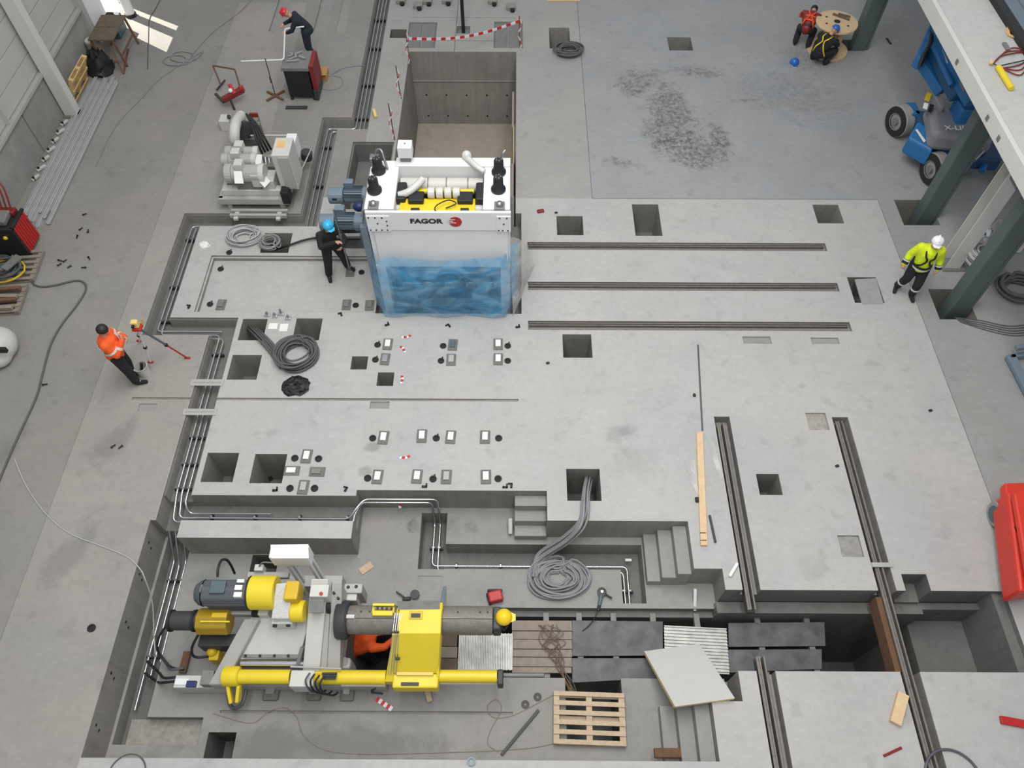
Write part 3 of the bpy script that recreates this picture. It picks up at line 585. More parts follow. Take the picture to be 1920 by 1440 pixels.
q = [Vector((2.290, 3.548, -0.620)), Vector((3.252, 3.665, -0.560)), Vector((3.548, 2.631, 0.120)), Vector((2.595, 2.514, 0.040))]
MB().hexa(q, .012).build('top_skin', 'sheet_white', t); MB().hexa([v - Vector((0, 0, .012)) for v in q], .09).build('foam_core', 'foam_yellow', t); MB().hexa([v - Vector((0, 0, .102)) for v in q], .012).build('bottom_skin', 'sheet_white', t)

# ------------------------------------------------------------------ pallets
def pallet(name, label, M_, wood, n=6, lx=1.2, ly=.8, group=None):
    t = thing(name, label, 'pallet', (0, 0, 0), group, 0, True); t.matrix_world = M_
    for k in range(n):
        y = -ly / 2 + (ly - .07) * k / (n - 1); MB().box(-lx / 2, lx / 2, y, y + .075, .1, .125).build('top_board', wood, t, .004)
    for x in (-lx / 2, -.05, lx / 2 - .1): MB().box(x, x + .1, -ly / 2, ly / 2, .022, .1).build('stringer', wood, t, .004)
    for y in (-ly / 2, -.04, ly / 2 - .08): MB().box(-lx / 2, lx / 2, y, y + .08, 0, .022).build('bottom_board', wood, t)
    return t
pallet('wooden_pallet', 'slatted wooden pallet lying flat over the dark pit opening at the front', Matrix.Translation((1.28, 2.46, ZP + .01)) @ Matrix.Rotation(-.03, 4, 'Z'), 'wood', 6, 1.2, .82)
pallet('wooden_pallet', 'bright yellowish pallet leaning on its long side against the wall by the column', Matrix.Translation((-11.88, 18.4, .4)) @ Matrix.Rotation(math.pi / 2, 4, 'Z') @ Matrix.Rotation(math.radians(-68), 4, 'X') , 'wood_yellow', 7, 1.15, .8)

# ------------------------------------------------------------------ coil machine in the front pit
um = thing('uncoiler', 'white and yellow coil-unwinding machine with a dark mandrel standing in the front pit', 'machine', (-4.2, 3.6, ZP))
def P(name, mb, m, parent=um, bev=0., sm=None): return mb.build(name, m, parent, bev, sm)
def cylx(p, q, r, n=24): return MB().cyl((p[0], (p[1] + q[1]) / 2, p[2]), (q[0], (p[1] + q[1]) / 2, q[2]), r, n)
# base frame and feet
P('base_frame', MB().tb((-5.654, 3.029, -0.450), (-2.152, 2.893, -0.450), ZP + .05), 'grey_paint', bev=.01)
P('base_box', MB().tb((-5.674, 3.040, -0.350), (-4.750, 2.841, -0.350), ZP + .03), 'offwhite', bev=.012)
P('back_sill', MB().tb((-4.827, 4.803, -0.400), (-3.102, 4.595, -0.400), ZP + .03), 'grey_paint', bev=.01)
P('corner_plate', MB().tb((-5.653, 2.984, -0.330), (-5.431, 2.883, -0.330), -.36), 'white_paint')
for p, q in (((-4.270, 3.006, -0.700), (-4.000, 2.722, -0.700)), ((-3.519, 3.010, -0.700), (-3.275, 2.726, -0.700)), ((-2.950, 3.013, -0.700), (-2.713, 2.721, -0.700))):
    P('foot_pad', MB().tb(p, q, ZP), 'formed_dark', bev=.03); P('foot_plate', MB().box(p[0] + .05, q[0] - .07, q[1] + .1, p[1], -.7, -.66), 'steel_bright', bev=.004)
# housing: sloped ribs, recessed cover plate, end plate
P('cover_plate', MB().hexa([(-4.377, 3.813, 0.320), (-3.382, 3.819, 0.320), (-3.561, 3.231, -0.020), (-4.712, 3.224, -0.020)], .06), 'offwhite')
P('side_rib', MB().hexa([(-4.445, 3.765, 0.420), (-4.198, 3.766, 0.420), (-4.749, 2.841, -0.120), (-5.012, 2.840, -0.120)], .34), 'grey_paint', bev=.02)
P('side_rib', MB().hexa([(-3.330, 4.298, 0.850), (-3.040, 4.299, 0.850), (-3.182, 2.973, 0.000), (-3.462, 2.972, 0.000)], .4), 'offwhite', bev=.02)
P('rib_web', MB().hexa([(-3.046, 4.272, 0.800), (-2.999, 4.279, 0.780), (-3.076, 3.019, -0.050), (-3.175, 3.012, -0.020)], .4), 'grey_paint', bev=.01)
P('end_plate', MB().hexa([(-2.986, 4.247, 0.820), (-2.820, 4.248, 0.820), (-2.859, 2.964, -0.100), (-3.083, 2.997, -0.100)], .5), 'grey_paint', bev=.015)
P('end_foot', MB().tb((-2.933, 3.314, -0.200), (-2.729, 3.124, -0.200), ZP), 'grey_paint', bev=.05)
P('foot_boss', MB().cyl((-2.843, 3.245, -0.200), (-2.836, 3.237, -0.170), .07), 'steel_dull', sm=40)
P('vent_panel', MB().hexa([(-3.285, 3.980, 0.870), (-3.061, 3.981, 0.870), (-3.069, 3.764, 0.760), (-3.302, 3.763, 0.760)], .02), 'steel_dull', bev=.004)
P('electric_box', MB().tb((-3.295, 4.175, 0.920), (-2.998, 3.974, 0.920), .6), 'offwhite', bev=.012)
P('red_button', MB().cyl((-3.109, 4.026, 0.920), (-3.102, 4.017, 0.945), .03), 'red', sm=40)
P('bearing_opening', cylx((-3.072, 3.960, 0.500), (-3.001, 3.960, 0.500), .13), 'black', sm=40)
for p in ((-2.947, 3.461, 0.200), (-3.027, 3.384, 0.100), (-2.922, 4.062, 0.840), (-2.850, 3.988, 0.800)): P('bolt', MB().cyl((p[0], p[1], p[2] - .03), (p[0], p[1], p[2] + .03), .022, 10), 'black')
# motor, guards and gearbox
m1 = P('motor', cylx((-5.060, 4.081, 0.750), (-4.273, 4.085, 0.750), .225, 8), 'motor_grey', bev=.03)
P('end_cap', MB().lathe(((-5.060, 4.081, 0.750)[0], (-5.060, 4.081, 0.750)[1], .75), (-1, 0, 0), [(0, .22), (.06, .2), (.13, .14), (.14, 0)], 16), 'motor_grey', m1, sm=40)
P('terminal_box', MB().tb((-4.902, 4.209, 1.000), (-4.657, 3.999, 1.000), .9), 'gear_green', m1, .015)
for p, q in (((-4.487, 4.234, 0.985), (-4.372, 4.182, 0.985)), ((-4.501, 4.137, 0.985), (-4.382, 4.058, 0.985)), ((-4.495, 4.023, 0.985), (-4.367, 3.945, 0.985)), ((-5.091, 4.172, 0.900), (-5.019, 4.048, 0.900))): P('rating_plate', MB().tb(p, q, p[2] - .07), 'paper', m1)
for k in range(9): P('cooling_fin', MB().box((-4.990, 4.081, 0.750)[0], (-4.308, 4.085, 0.750)[0], (-4.872, 3.871, 0.750)[1] - .004, (-4.872, 3.871, 0.750)[1] + .01, .5 + k * .035, .51 + k * .035), 'motor_grey', m1)
P('motor_cable', MB().tube(smoothpath([(-4.850, 4.298, 0.900), (-4.853, 4.425, 0.950), (-4.850, 4.581, 0.900), (-4.803, 4.629, 0.800), (-4.789, 4.611, 0.600), (-4.811, 4.579, 0.300)]), .022), 'black', m1, sm=60)
P('coupling_guard', MB().lathe((-4.290, 4.084, 0.780), (1, 0, 0), [(0, 0), (0, .26), (.02, .275), (.40, .275), (.42, .26), (.42, 0)], 28), 'yellow', sm=35)
P('guard_ring', MB().lathe((-4.308, 4.084, 0.780), (1, 0, 0), [(0, .25), (0, .27), (.025, .27), (.025, .25)], 28), 'black', sm=40)
g = P('gearbox', MB().hexa([(-3.852, 4.169, 0.980), (-3.613, 4.188, 0.980), (-3.605, 3.685, 0.700), (-3.915, 3.683, 0.700)], .5), 'wrap_white', bev=.02)
P('gearbox_foot', MB().tb((-3.945, 3.728, 0.550), (-3.600, 3.644, 0.550), .3), 'wrap_white', g, .01)
for p in ((-3.893, 3.657, 0.500), (-3.677, 3.667, 0.500)): P('lug', MB().cyl((p[0], p[1] - .05, p[2]), (p[0], p[1] + .04, p[2]), .035, 10), 'black', g)
P('brake', MB().tb((-3.697, 4.223, 0.980), (-3.472, 3.908, 0.980), .6), 'yellow_deep', bev=.03)
P('brake_drum', cylx((-3.541, 4.072, 0.800), (-3.489, 4.073, 0.800), .15), 'yellow_deep', sm=40)
P('shaft_guard', MB().lathe((-3.623, 3.831, 0.620), (1, 0, 0), [(0, 0), (0, .16), (.02, .175), (.2, .175), (.22, .16), (.22, 0)], 24), 'yellow', sm=35)
P('guard_bracket', MB().tb((-4.215, 3.971, 0.500), (-4.043, 3.804, 0.500), .3), 'offwhite', bev=.01); P('guard_bracket', MB().tb((-4.341, 3.951, 0.450), (-4.191, 3.819, 0.450), .3), 'black', bev=.01)
P('motor_console', MB().tb((-4.755, 3.976, 0.420), (-4.318, 3.836, 0.420), .25), 'grey_paint', bev=.01)
# tank on legs behind
tk = P('oil_tank', MB().tb((-3.992, 4.756, 1.150), (-3.362, 4.539, 1.150), .78), 'white_paint', bev=.01)
P('lid', MB().hexa([(-3.996, 4.757, 1.170), (-3.375, 4.769, 1.170), (-3.328, 4.523, 1.170), (-3.944, 4.519, 1.170)], .025), 'white_paint', tk, .006)
a, b = (-3.992, 4.756, 1.150), (-3.362, 4.539, 1.150)
for x in (a[0] + .2, b[0] - .06):
    for y in (a[1] - .05, b[1] + .05): P('leg', MB().box(x - .025, x + .025, y - .025, y + .025, ZP, .8), 'white_paint', tk)
P('tank_tray', MB().tb((-4.658, 4.682, 0.100), (-3.939, 4.580, 0.100), 0), 'grey_paint', bev=.008)
P('pump_block', MB().tb((-4.528, 4.781, 0.200), (-4.375, 4.666, 0.200), .0), 'offwhite', bev=.01)
P('hose_rack', MB().tube(bend([(-4.446, 4.743, 0.200), (-4.370, 4.783, 0.300), (-4.107, 4.765, 0.300), (-3.730, 4.729, 0.300)]), .014), 'steel_dull', sm=60)
# amber guard and rotary union at the tail
ag = P('tail_guard', cylx((-5.191, 3.729, 0.380), (-4.679, 3.732, 0.380), .225, 8), 'amber', bev=.02)
P('guard_label', MB().tb((-4.920, 3.801, 0.610), (-4.676, 3.724, 0.610), .57), 'yellow_deep', ag); P('guard_seam', MB().box((-5.084, 3.658, 0.620)[0], (-4.608, 3.661, 0.620)[0], (-4.867, 3.659, 0.620)[1] - .01, (-4.867, 3.659, 0.620)[1] + .01, .585, .612), 'yellow', ag)
P('rotary_union', cylx((-5.696, 3.741, 0.360), (-5.201, 3.744, 0.360), .155), 'dark_steel', sm=40)
for x in ((-5.661, 3.741, 0.360)[0], (-5.272, 3.743, 0.360)[0]): P('union_flange', cylx((x - .02, (-5.502, 3.742, 0.360)[1], .36), (x + .02, (-5.502, 3.742, 0.360)[1], .36), .18), 'black', sm=40)
P('tail_beam', MB().tb((-5.270, 3.621, 0.050), (-4.642, 3.414, 0.050), -.3), 'dark_steel', bev=.02)
P('yellow_valve', MB().ball((-5.093, 3.390, -0.200), .09), 'yellow_deep', sm=60); P('yellow_valve', MB().tb((-5.137, 3.425, -0.200), (-4.971, 3.250, -0.200), -.5), 'yellow_deep', bev=.02)
# mandrel
yc, zc = (-1.525, 3.772, 0.360)[1], .36
P('backing_disc', MB().lathe(((-2.917, 3.791, 0.360)[0], yc, zc), (1, 0, 0), [(0, 0), (0, .30), (.03, .315), (.17, .315), (.20, .29), (.20, .22)], 32), 'dark_steel', sm=35)
mx0, mx1 = (-2.719, 3.766, 0.360)[0], (-0.340, 3.779, 0.360)[0]
for k in range(4):
    a0 = k * math.pi / 2 + .18
    P('mandrel_segment', MB().lathe((mx0, yc, zc), (1, 0, 0), [(0, .14), (0, .226), (.03, .232), (mx1 - mx0 - .03, .232), (mx1 - mx0, .226), (mx1 - mx0, .14)], 10, a0 + .02, a0 + math.pi / 2 - .02), 'rail_steel', sm=35)
P('mandrel_core', MB().cyl((mx0, yc, zc), (mx1, yc, zc), .2, 20), 'dark_steel', sm=35)
for p in ((-2.495, 3.768, 0.590), (-2.356, 3.768, 0.590), (-2.234, 3.769, 0.590), (-0.910, 3.776, 0.590), (-0.544, 3.778, 0.590), (-0.422, 3.779, 0.590)): P('mandrel_bolt', MB().cyl((p[0], yc + .07, .55), (p[0], yc + .07, .59), .016, 8), 'black')
P('clamp_lug', MB().tb((-2.751, 3.780, 0.630), (-2.587, 3.720, 0.630), .5), 'offwhite', bev=.006)
P('mandrel_nose', MB().box(mx1, mx1 + .14, yc - .2, yc + .18, zc - .2, zc + .2), 'dark_steel', bev=.03)
# upper bracket at the back right of the housing
P('guide_bracket', MB().tb((-2.881, 4.393, 0.350), (-2.570, 4.229, 0.350), -.2), 'grey_paint', bev=.012); P('guide_bracket', MB().tb((-2.834, 4.244, 0.300), (-2.656, 4.117, 0.300), -.2), 'offwhite', bev=.012)
for p in ((-2.809, 4.329, 0.350), (-2.674, 4.339, 0.350)): P('bracket_hole', MB().cyl(p, (p[0], p[1], .355), .03, 12), 'black')
# hold-down hood on its cylinder
h = P('hood', MB().hexa([(-1.849, 3.836, 0.720), (-1.165, 3.848, 0.720), (-1.160, 3.455, 0.720), (-1.840, 3.451, 0.720)], .05).hexa([(-1.840, 3.451, 0.720), (-1.160, 3.455, 0.720), (-1.223, 2.990, 0.120), (-1.952, 2.986, 0.120)], .05), 'yellow', bev=.008)
P('hood_top', MB().hexa([(-1.923, 4.014, 0.600), (-1.185, 4.027, 0.600), (-1.167, 3.840, 0.690), (-1.870, 3.836, 0.690)], .08), 'steel_dull', h)
P('hood_side', MB().hexa([(-1.194, 3.940, 0.760), (-1.150, 3.940, 0.760), (-1.212, 2.871, 0.060), (-1.247, 2.871, 0.060)], .24), 'yellow', h)
P('hood_side', MB().hexa([(-1.895, 3.880, 0.660), (-1.851, 3.881, 0.660), (-1.943, 2.871, 0.040), (-2.088, 2.879, 0.000)], .2), 'yellow', h)
for k in range(4): P('hood_tube', MB().tube([LP((-1.913, 3.774, 0.720), (-1.809, 3.775, 0.720), k / 3), LP((-1.927, 3.439, 0.700), (-1.825, 3.440, 0.700), k / 3), LP((-2.028, 2.960, 0.120), (-1.898, 2.961, 0.120), k / 3)], .008, 6), 'steel_bright', h)
for k in range(3): P('tube_clip', MB().tb(LP((-1.959, 3.484, 0.750), (-1.857, 3.484, 0.750), k / 2), LP((-1.922, 3.459, 0.750), (-1.820, 3.459, 0.750), k / 2), .7), 'black', h)
P('tube_clip', MB().tb((-1.895, 3.163, 0.420), (-1.824, 3.130, 0.420), .36), 'black', h)
P('handle_pocket', MB().tb((-1.681, 3.814, 0.735), (-1.464, 3.678, 0.735), .7), 'yellow_deep', h, .006); P('pocket_plate', MB().tb((-1.651, 3.770, 0.740), (-1.499, 3.702, 0.740), .73), 'dark_steel', h); 
P('hood_foot', MB().tb((-1.955, 2.990, 0.100), (-1.211, 2.763, 0.100), -.2), 'yellow', h, .03); P('foot_slot', MB().tb((-1.811, 2.848, 0.110), (-1.522, 2.792, 0.110), .05), 'dark_steel', h); P('foot_lip', MB().tb((-1.888, 2.996, 0.150), (-1.296, 2.949, 0.150), .1), 'foam_yellow', h)
bxv = P('valve_tray', MB().tb((-2.304, 3.957, 0.660), (-1.951, 3.915, 0.660), .55).tb((-2.291, 3.834, 0.660), (-1.962, 3.758, 0.660), .55).tb((-2.315, 3.976, 0.600), (-1.949, 3.811, 0.600), .55), 'yellow', bev=.006)
for k in range(8): P('valve', MB().cyl(LP((-2.263, 3.897, 0.600), (-2.000, 3.890, 0.600), k / 7), LP((-2.252, 3.878, 0.660), (-1.990, 3.871, 0.660), k / 7), .022, 8), 'black' if k % 2 else 'steel_dull', bxv)
# push cylinders along the front
zc2 = -.05
for a, b, r in (((-4.576, 2.952, -0.050), (-3.655, 2.957, -0.050), .115), ((-3.242, 2.951, -0.050), (-2.085, 2.957, -0.050), .115), ((-1.263, 2.979, -0.050), (-0.263, 2.984, -0.050), .10)): P('push_cylinder', cylx(a, b, r), 'yellow', sm=40)
P('clevis', MB().lathe((-4.746, 2.955, -0.030), (1, 0, 0), [(0, 0), (0, .15), (.02, .16), (.24, .16), (.26, .14), (.26, 0)], 24), 'yellow', sm=35)
for a, b in (((-4.672, 2.837, -0.100), (-4.613, 2.588, -0.250)), ((-4.488, 2.838, -0.100), (-4.511, 2.605, -0.250))): P('clevis_fork', MB().beam(a, b, .06, .14), 'yellow', bev=.02)
P('clevis_hose', MB().tube(smoothpath([(-4.804, 2.873, -0.500), (-4.753, 2.646, -0.550), (-4.629, 2.553, -0.500), (-4.496, 2.628, -0.450), (-4.461, 2.836, -0.400)]), .03), 'motor_grey', sm=60)
P('rod_cover', MB().tb((-2.827, 2.894, -0.120), (-2.101, 2.839, -0.120), -.2), 'white_paint', bev=.006); P('rod_cover', MB().tb((-1.248, 2.927, -0.120), (-0.253, 2.874, -0.120), -.2), 'offwhite', bev=.006)
P('rod_head', MB().box((-0.254, 2.984, -0.050)[0], (-0.158, 2.985, -0.050)[0], (-0.208, 2.834, -0.050)[1], (-0.212, 3.077, -0.050)[1], -.25, .05), 'dark_steel', bev=.02)
P('end_rod', cylx((-0.158, 3.013, -0.100), (0.511, 3.017, -0.100), .035, 12), 'steel_dull', sm=40)
# linear guide between the ribs
P('guide_rod', cylx((-4.490, 3.147, 0.020), (-3.407, 3.153, 0.020), .045, 16), 'steel_bright', sm=40); P('guide_beam', MB().tb((-4.486, 3.301, 0.020), (-3.465, 3.238, 0.020), -.1), 'steel_dull', bev=.006)
P('guide_back', MB().tb((-4.525, 3.130, -0.050), (-3.363, 3.051, -0.050), -.3), 'dark_steel')
for p in ((-4.435, 3.267, 0.020), (-4.196, 3.269, 0.020), (-3.957, 3.270, 0.020), (-3.727, 3.271, 0.020)): P('guide_screw', MB().cyl(p, (p[0], p[1], .05), .022, 8), 'black')
P('guide_stop', MB().beam((-3.462, 3.372, 0.200), (-3.531, 3.145, 0.050), .06, .1), 'steel_dull', bev=.008)
P('cross_pipe', MB().tube([(-3.634, 3.077, 0.120), (-2.802, 3.048, 0.120)], .016), 'grey_paint', sm=60)
P('cylinder_head', MB().tb((-3.623, 3.031, 0.100), (-3.234, 2.769, 0.100), -.3), 'offwhite', bev=.02); P('cylinder_neck', cylx((-3.274, 2.918, 0.020), (-3.100, 2.919, 0.020), .08), 'yellow_deep', sm=40)
for k in range(4):
    P('hose', MB().tube(smoothpath([LP((-3.290, 2.965, 0.180), (-3.050, 2.916, 0.180), k / 3), LP((-3.336, 2.844, 0.200), (-3.097, 2.797, 0.200), k / 3), LP((-3.302, 2.746, 0.050), (-3.062, 2.699, 0.050), k / 3), LP((-3.286, 2.771, -0.300), (-2.979, 2.722, -0.300), k / 3), LP((-3.230, 2.843, -0.400), (-2.919, 2.794, -0.400), k / 3)]), .016), 'motor_grey' if k == 0 else 'black', sm=60)
for k in range(3): P('hose_fitting', MB().cyl(LP((-3.097, 2.964, 0.150), (-3.069, 2.890, 0.150), k / 2), LP((-2.855, 2.966, 0.150), (-2.862, 2.891, 0.150), k / 2), .02, 8), 'dark_steel')
for k, (a, b) in enumerate((((-6.239, 3.502, -0.800), (-5.548, 3.150, -0.300)), ((-6.460, 3.198, -0.900), (-5.566, 2.966, -0.400)), ((-6.477, 3.398, -0.900), (-5.601, 3.035, -0.400)))):
    P('supply_hose', MB().tube(smoothpath([a, (a[0] * .6 + b[0] * .4 - .05, a[1] * .7 + b[1] * .3 - .1, a[2] + .1), ((a[0] + 2 * b[0]) / 3, b[1] - .02, b[2] - .05), b]), .022), 'black' if k else 'motor_grey', sm=60)
P('tail_hose', MB().tube(smoothpath([(-5.231, 3.562, 0.200), (-5.368, 3.397, 0.000), (-5.361, 3.301, -0.200), (-5.097, 3.345, -0.300)]), .022), 'black', sm=60)
P('tail_hose', MB().tube(smoothpath([(-5.758, 3.688, 0.300), (-6.019, 3.552, -0.100), (-6.079, 3.409, -0.400), (-5.865, 3.214, -0.500), (-5.602, 3.151, -0.450)]), .02), 'black', sm=60)
P('blue_cover', MB().tb((-5.453, 2.945, -0.300), (-5.286, 2.844, -0.300), -.36), 'navy', bev=.01); P('valve_manifold', MB().tb((-5.167, 3.082, -0.150), (-4.971, 2.847, -0.150), -.4), 'steel_dull', bev=.01)
P('wood_packing', MB().beam((-5.716, 3.516, -0.700), (-5.721, 3.156, -0.700), .12, .06), 'rust')

# ------------------------------------------------------------------ mill stand
st = thing('mill_stand', 'tall white rolling-mill stand with yellow beams and a FAGOR logo, lower half in blue film', 'machine', (-1.5, 11.5, -.45))
def Q(name, mb, m, parent=st, bev=0., sm=None): return mb.build(name, m, parent, bev, sm)
YF = 10.85
fp = Q('front_plate', MB().box(-2.87, -.08, YF - .06, YF, 2.34, 2.8), 'white_paint', bev=.006)
Q('front_apron', MB().box(-2.78, -.14, YF - .02, YF + .03, 1.25, 2.335), 'white_paint', bev=.005)
for x0, x1 in ((-2.87, -2.42), (-.36, -.08)):
    bp_ = Q('bolt_plate', MB().box(x0, x1, YF - .08, YF - .05, 2.32, 2.72), 'white_paint', fp, .004)
for x, z in [(-2.82 + .13 * k, 2.68) for k in range(3)] + [(-2.82 + .11 * k, 2.36) for k in range(4)] + [(-2.48, 2.59), (-2.48, 2.48), (-2.66, 2.53), (-.3, 2.68), (-.16, 2.68), (-.32, 2.36), (-.24, 2.36), (-.14, 2.36), (-.22, 2.53)]:
    Q('bolt', MB().cyl((x, YF - .09, z), (x, YF - .075, z), .016, 8), 'black', fp)
def text(body, size, loc, rot, m, parent, ext=.004, sx=1., off=.0):
    c = bpy.data.curves.new('lettering', 'FONT'); c.body = body; c.size = size; c.extrude = ext; c.offset = off; c.align_x = 'CENTER'; c.align_y = 'CENTER'
    c.materials.append(MATS[m]); o = bpy.data.objects.new('lettering', c); COL.objects.link(o); o.parent = parent
    o.location = Vector(loc) - ORG.get(parent.name, Vector()); o.rotation_euler = rot; o.scale = (sx, 1, 1)
    bpy.context.view_layer.update(); me = bpy.data.meshes.new_from_object(o.evaluated_get(bpy.context.evaluated_depsgraph_get())); k = bpy.data.objects.new('lettering', me); COL.objects.link(k); k.parent = parent
    k.location = o.location; k.rotation_euler = rot; k.scale = o.scale; bpy.data.objects.remove(o); k.name = 'lettering'; k['kind'] = 'stuff'; return k
text('FAGOR', .155, (-1.72, YF - .066, 2.575), (math.pi / 2, 0, 0), 'black', fp, .003, 1.22, .006)
lg = Q('emblem', MB().cyl((-1.155, YF - .06, 2.565), (-1.155, YF - .068, 2.565), .125, 40), 'red', fp)
m = MB()
for z, x1, hh in ((2.625, -1.16, .009), (2.585, -1.2, .010), (2.545, -1.14, .009)): m.box(-1.32, x1, YF - .0705, YF - .0685, z - hh, z + hh)
m.build('emblem_stripe', 'white_paint', lg)['kind'] = 'stuff'
for x0, x1 in ((-2.9, -2.33), (-.62, -.1)):
    Q('side_housing', MB().box(x0, x1, YF + .04, 12.28, 1.2, 2.8), 'white_paint', bev=.012)
    Q('side_post', MB().box(x0, x0 + .2 if x0 < -1 else x1 - .2, YF + .02, YF + .3, -.45, 1.25) if x0 < -1 else MB().box(x1 - .2, x1, YF + .02, YF + .3, -.45, 1.25), 'white_paint', bev=.01)
    Q('rear_post', MB().box(x0, x1, 11.9, 12.28, -.45, 1.25), 'grey_paint', bev=.01)
Q('rear_beam', MB().box(-2.4, -.1, 12.08, 12.34, 2.3, 2.83), 'white_paint', bev=.01)
Q('rear_roll', MB().cyl((-2.3, 11.88, 2.5), (-.65, 11.88, 2.5), .16, 24), 'offwhite', sm=40)
for x in (-1.75, -1.38, -.95): Q('roll_band', MB().cyl((x - .012, 11.88, 2.5), (x + .012, 11.88, 2.5), .166, 24), 'steel_dull', sm=40)
Q('yellow_tube', MB().cyl((-2.2, 11.58, 2.62), (-.82, 11.58, 2.62), .055, 16), 'yellow', sm=40)
yb = Q('yellow_beam', MB().box(-2.26, -.78, YF + .06, 11.38, 2.3, 2.62), 'yellow', bev=.012)
Q('dark_bed', MB().box(-2.33, -.62, YF + .03, 12.1, 1.5, 2.2), 'dark_steel')
for x in (-1.94, -.98):
    Q('bearing_block', MB().box(x - .15, x + .15, 11.2, 11.48, 2.62, 2.72), 'black', yb, .02); Q('eye_lug', MB().lathe((x - .08, 11.0, 2.63), (1, 0, 0), [(0, .03), (0, .07), (.16, .07), (.16, .03)], 16), 'black', yb, sm=40)
for k in range(4): Q('wrapped_roll', MB().cyl((-1.72 + .165 * k, 11.45, 2.7), (-1.58 + .165 * k, 11.45, 2.7), .11, 16), 'wrap_white', bev=.02)
Q('plastic_wrap', MB().tube(smoothpath([(-2.28, 11.4, 2.68), (-2.1, 11.42, 2.74), (-1.95, 11.55, 2.78), (-1.83, 11.72, 2.8)]), .075), 'wrap_white', sm=70)
Q('plastic_wrap', MB().tube(smoothpath([(-1.0, 12.3, 2.86), (-.9, 12.16, 2.9), (-.78, 12.0, 2.9), (-.62, 11.9, 2.85)]), .06), 'wrap_white', sm=70); Q('plastic_knot', MB().ball((-.98, 12.32, 2.9), .1), 'wrap_white', sm=70)
Q('yellow_cable', MB().tube(smoothpath([(-1.52, YF - .02, 2.82), (-1.55, YF + .1, 2.75), (-1.5, 11.1, 2.72), (-1.3, 11.22, 2.72), (-1.15, 11.15, 2.7), (-1.35, 11.06, 2.66)]), .012, 6), 'black', yb, sm=60)
for x in (-2.25, -.68): Q('bearing_stack', MB().box(x - .1, x + .1, 11.25, 11.75, 2.2, 2.72), 'black', bev=.03); Q('white_bush', MB().cyl((x - .13, 11.2, 2.5), (x + .13, 11.2, 2.5), .09, 16), 'offwhite', sm=40)
for x, y in ((-2.72, 11.95), (-2.74, 11.38), (-.33, 11.92), (-.33, 11.42)):
    j = Q('screw_jack', MB().lathe((x, y, 2.8), (0, 0, 1), [(0, .14), (.05, .145), (.09, .12), (.12, .10), (.3, .095), (.33, .08), (.33, 0)], 20), 'black', sm=35)
    for a in range(5): Q('jack_bolt', MB().cyl((x + .05 * math.cos(a * 1.257), y + .05 * math.sin(a * 1.257), 3.13), (x + .05 * math.cos(a * 1.257), y + .05 * math.sin(a * 1.257), 3.15), .014, 8), 'steel_dull', j)
Q('fitting_cluster', MB().tube(smoothpath([(-2.8, 12.2, 2.8), (-2.78, 12.25, 3.05), (-2.66, 12.22, 3.1), (-2.6, 12.1, 2.95), (-2.55, 12.0, 2.82)]), .025), 'steel', sm=60); Q('fitting', MB().tb((-2.9, 12.25, 3.0), (-2.72, 12.08, 3.0), 2.8), 'steel', bev=.02)
Q('fitting', MB().tube(smoothpath([(-.3, 12.2, 2.82), (-.26, 12.24, 3.0), (-.2, 12.3, 3.05)]), .025), 'steel', sm=60)
for x in (-2.72, -.3): Q('load_cell', MB().box(x - .1, x + .1, YF + .0, YF + .22, 2.8, 2.84), 'steel_dull', bev=.01); Q('cell_dome', MB().ball((x, YF + .12, 2.84), .08, lo=0), 'steel', sm=60)
cb = Q('control_box', MB().box(-2.33, -2.05, 12.16, 12.42, 2.95, 3.2), 'white_paint', bev=.008); Q('box_bracket', MB().box(-2.3, -2.1, 12.2, 12.3, 2.8, 2.95), 'steel_dull', cb); Q('lock', MB().cyl((-2.19, 12.3, 3.2), (-2.19, 12.3, 3.21), .018, 10), 'steel_dull', cb)
# roll cavity and rolls seen through the film
Q('cavity', MB().box(-2.6, -.35, YF + .3, YF + .36, -.4, 1.25), 'dark_steel'); Q('cavity_sill', MB().box(-2.7, -.25, YF + .05, YF + .3, -.42, -.1), 'gear_green', bev=.01); Q('cavity_lintel', MB().box(-2.7, -.25, YF + .05, YF + .3, .95, 1.25), 'motor_blue', bev=.01)
for k in range(5): Q('roll_end', MB().lathe((-2.35 + .46 * k, YF + .3, .42), (0, -1, 0), [(0, .12), (.1, .12), (.12, .1), (.12, .05), (.06, .05), (.06, 0)], 20), 'steel', sm=40)
Q('film_side_bar', MB().box(-3.06, -2.92, YF + .05, YF + .15, -.1, 2.3), 'motor_blue', bev=.01); Q('side_rail', MB().box(-2.95, -2.9, 10.95, 12.2, 2.55, 2.7), 'steel_dull')
Q('side_conduit', MB().tube([(-2.97, 10.9, 2.6), (-2.97, 12.2, 2.5)], .03), 'steel', sm=60); Q('side_conduit', MB().tube([(-.05, 10.95, 2.0), (-.05, 11.3, 2.75)], .03), 'steel_dull', sm=60)
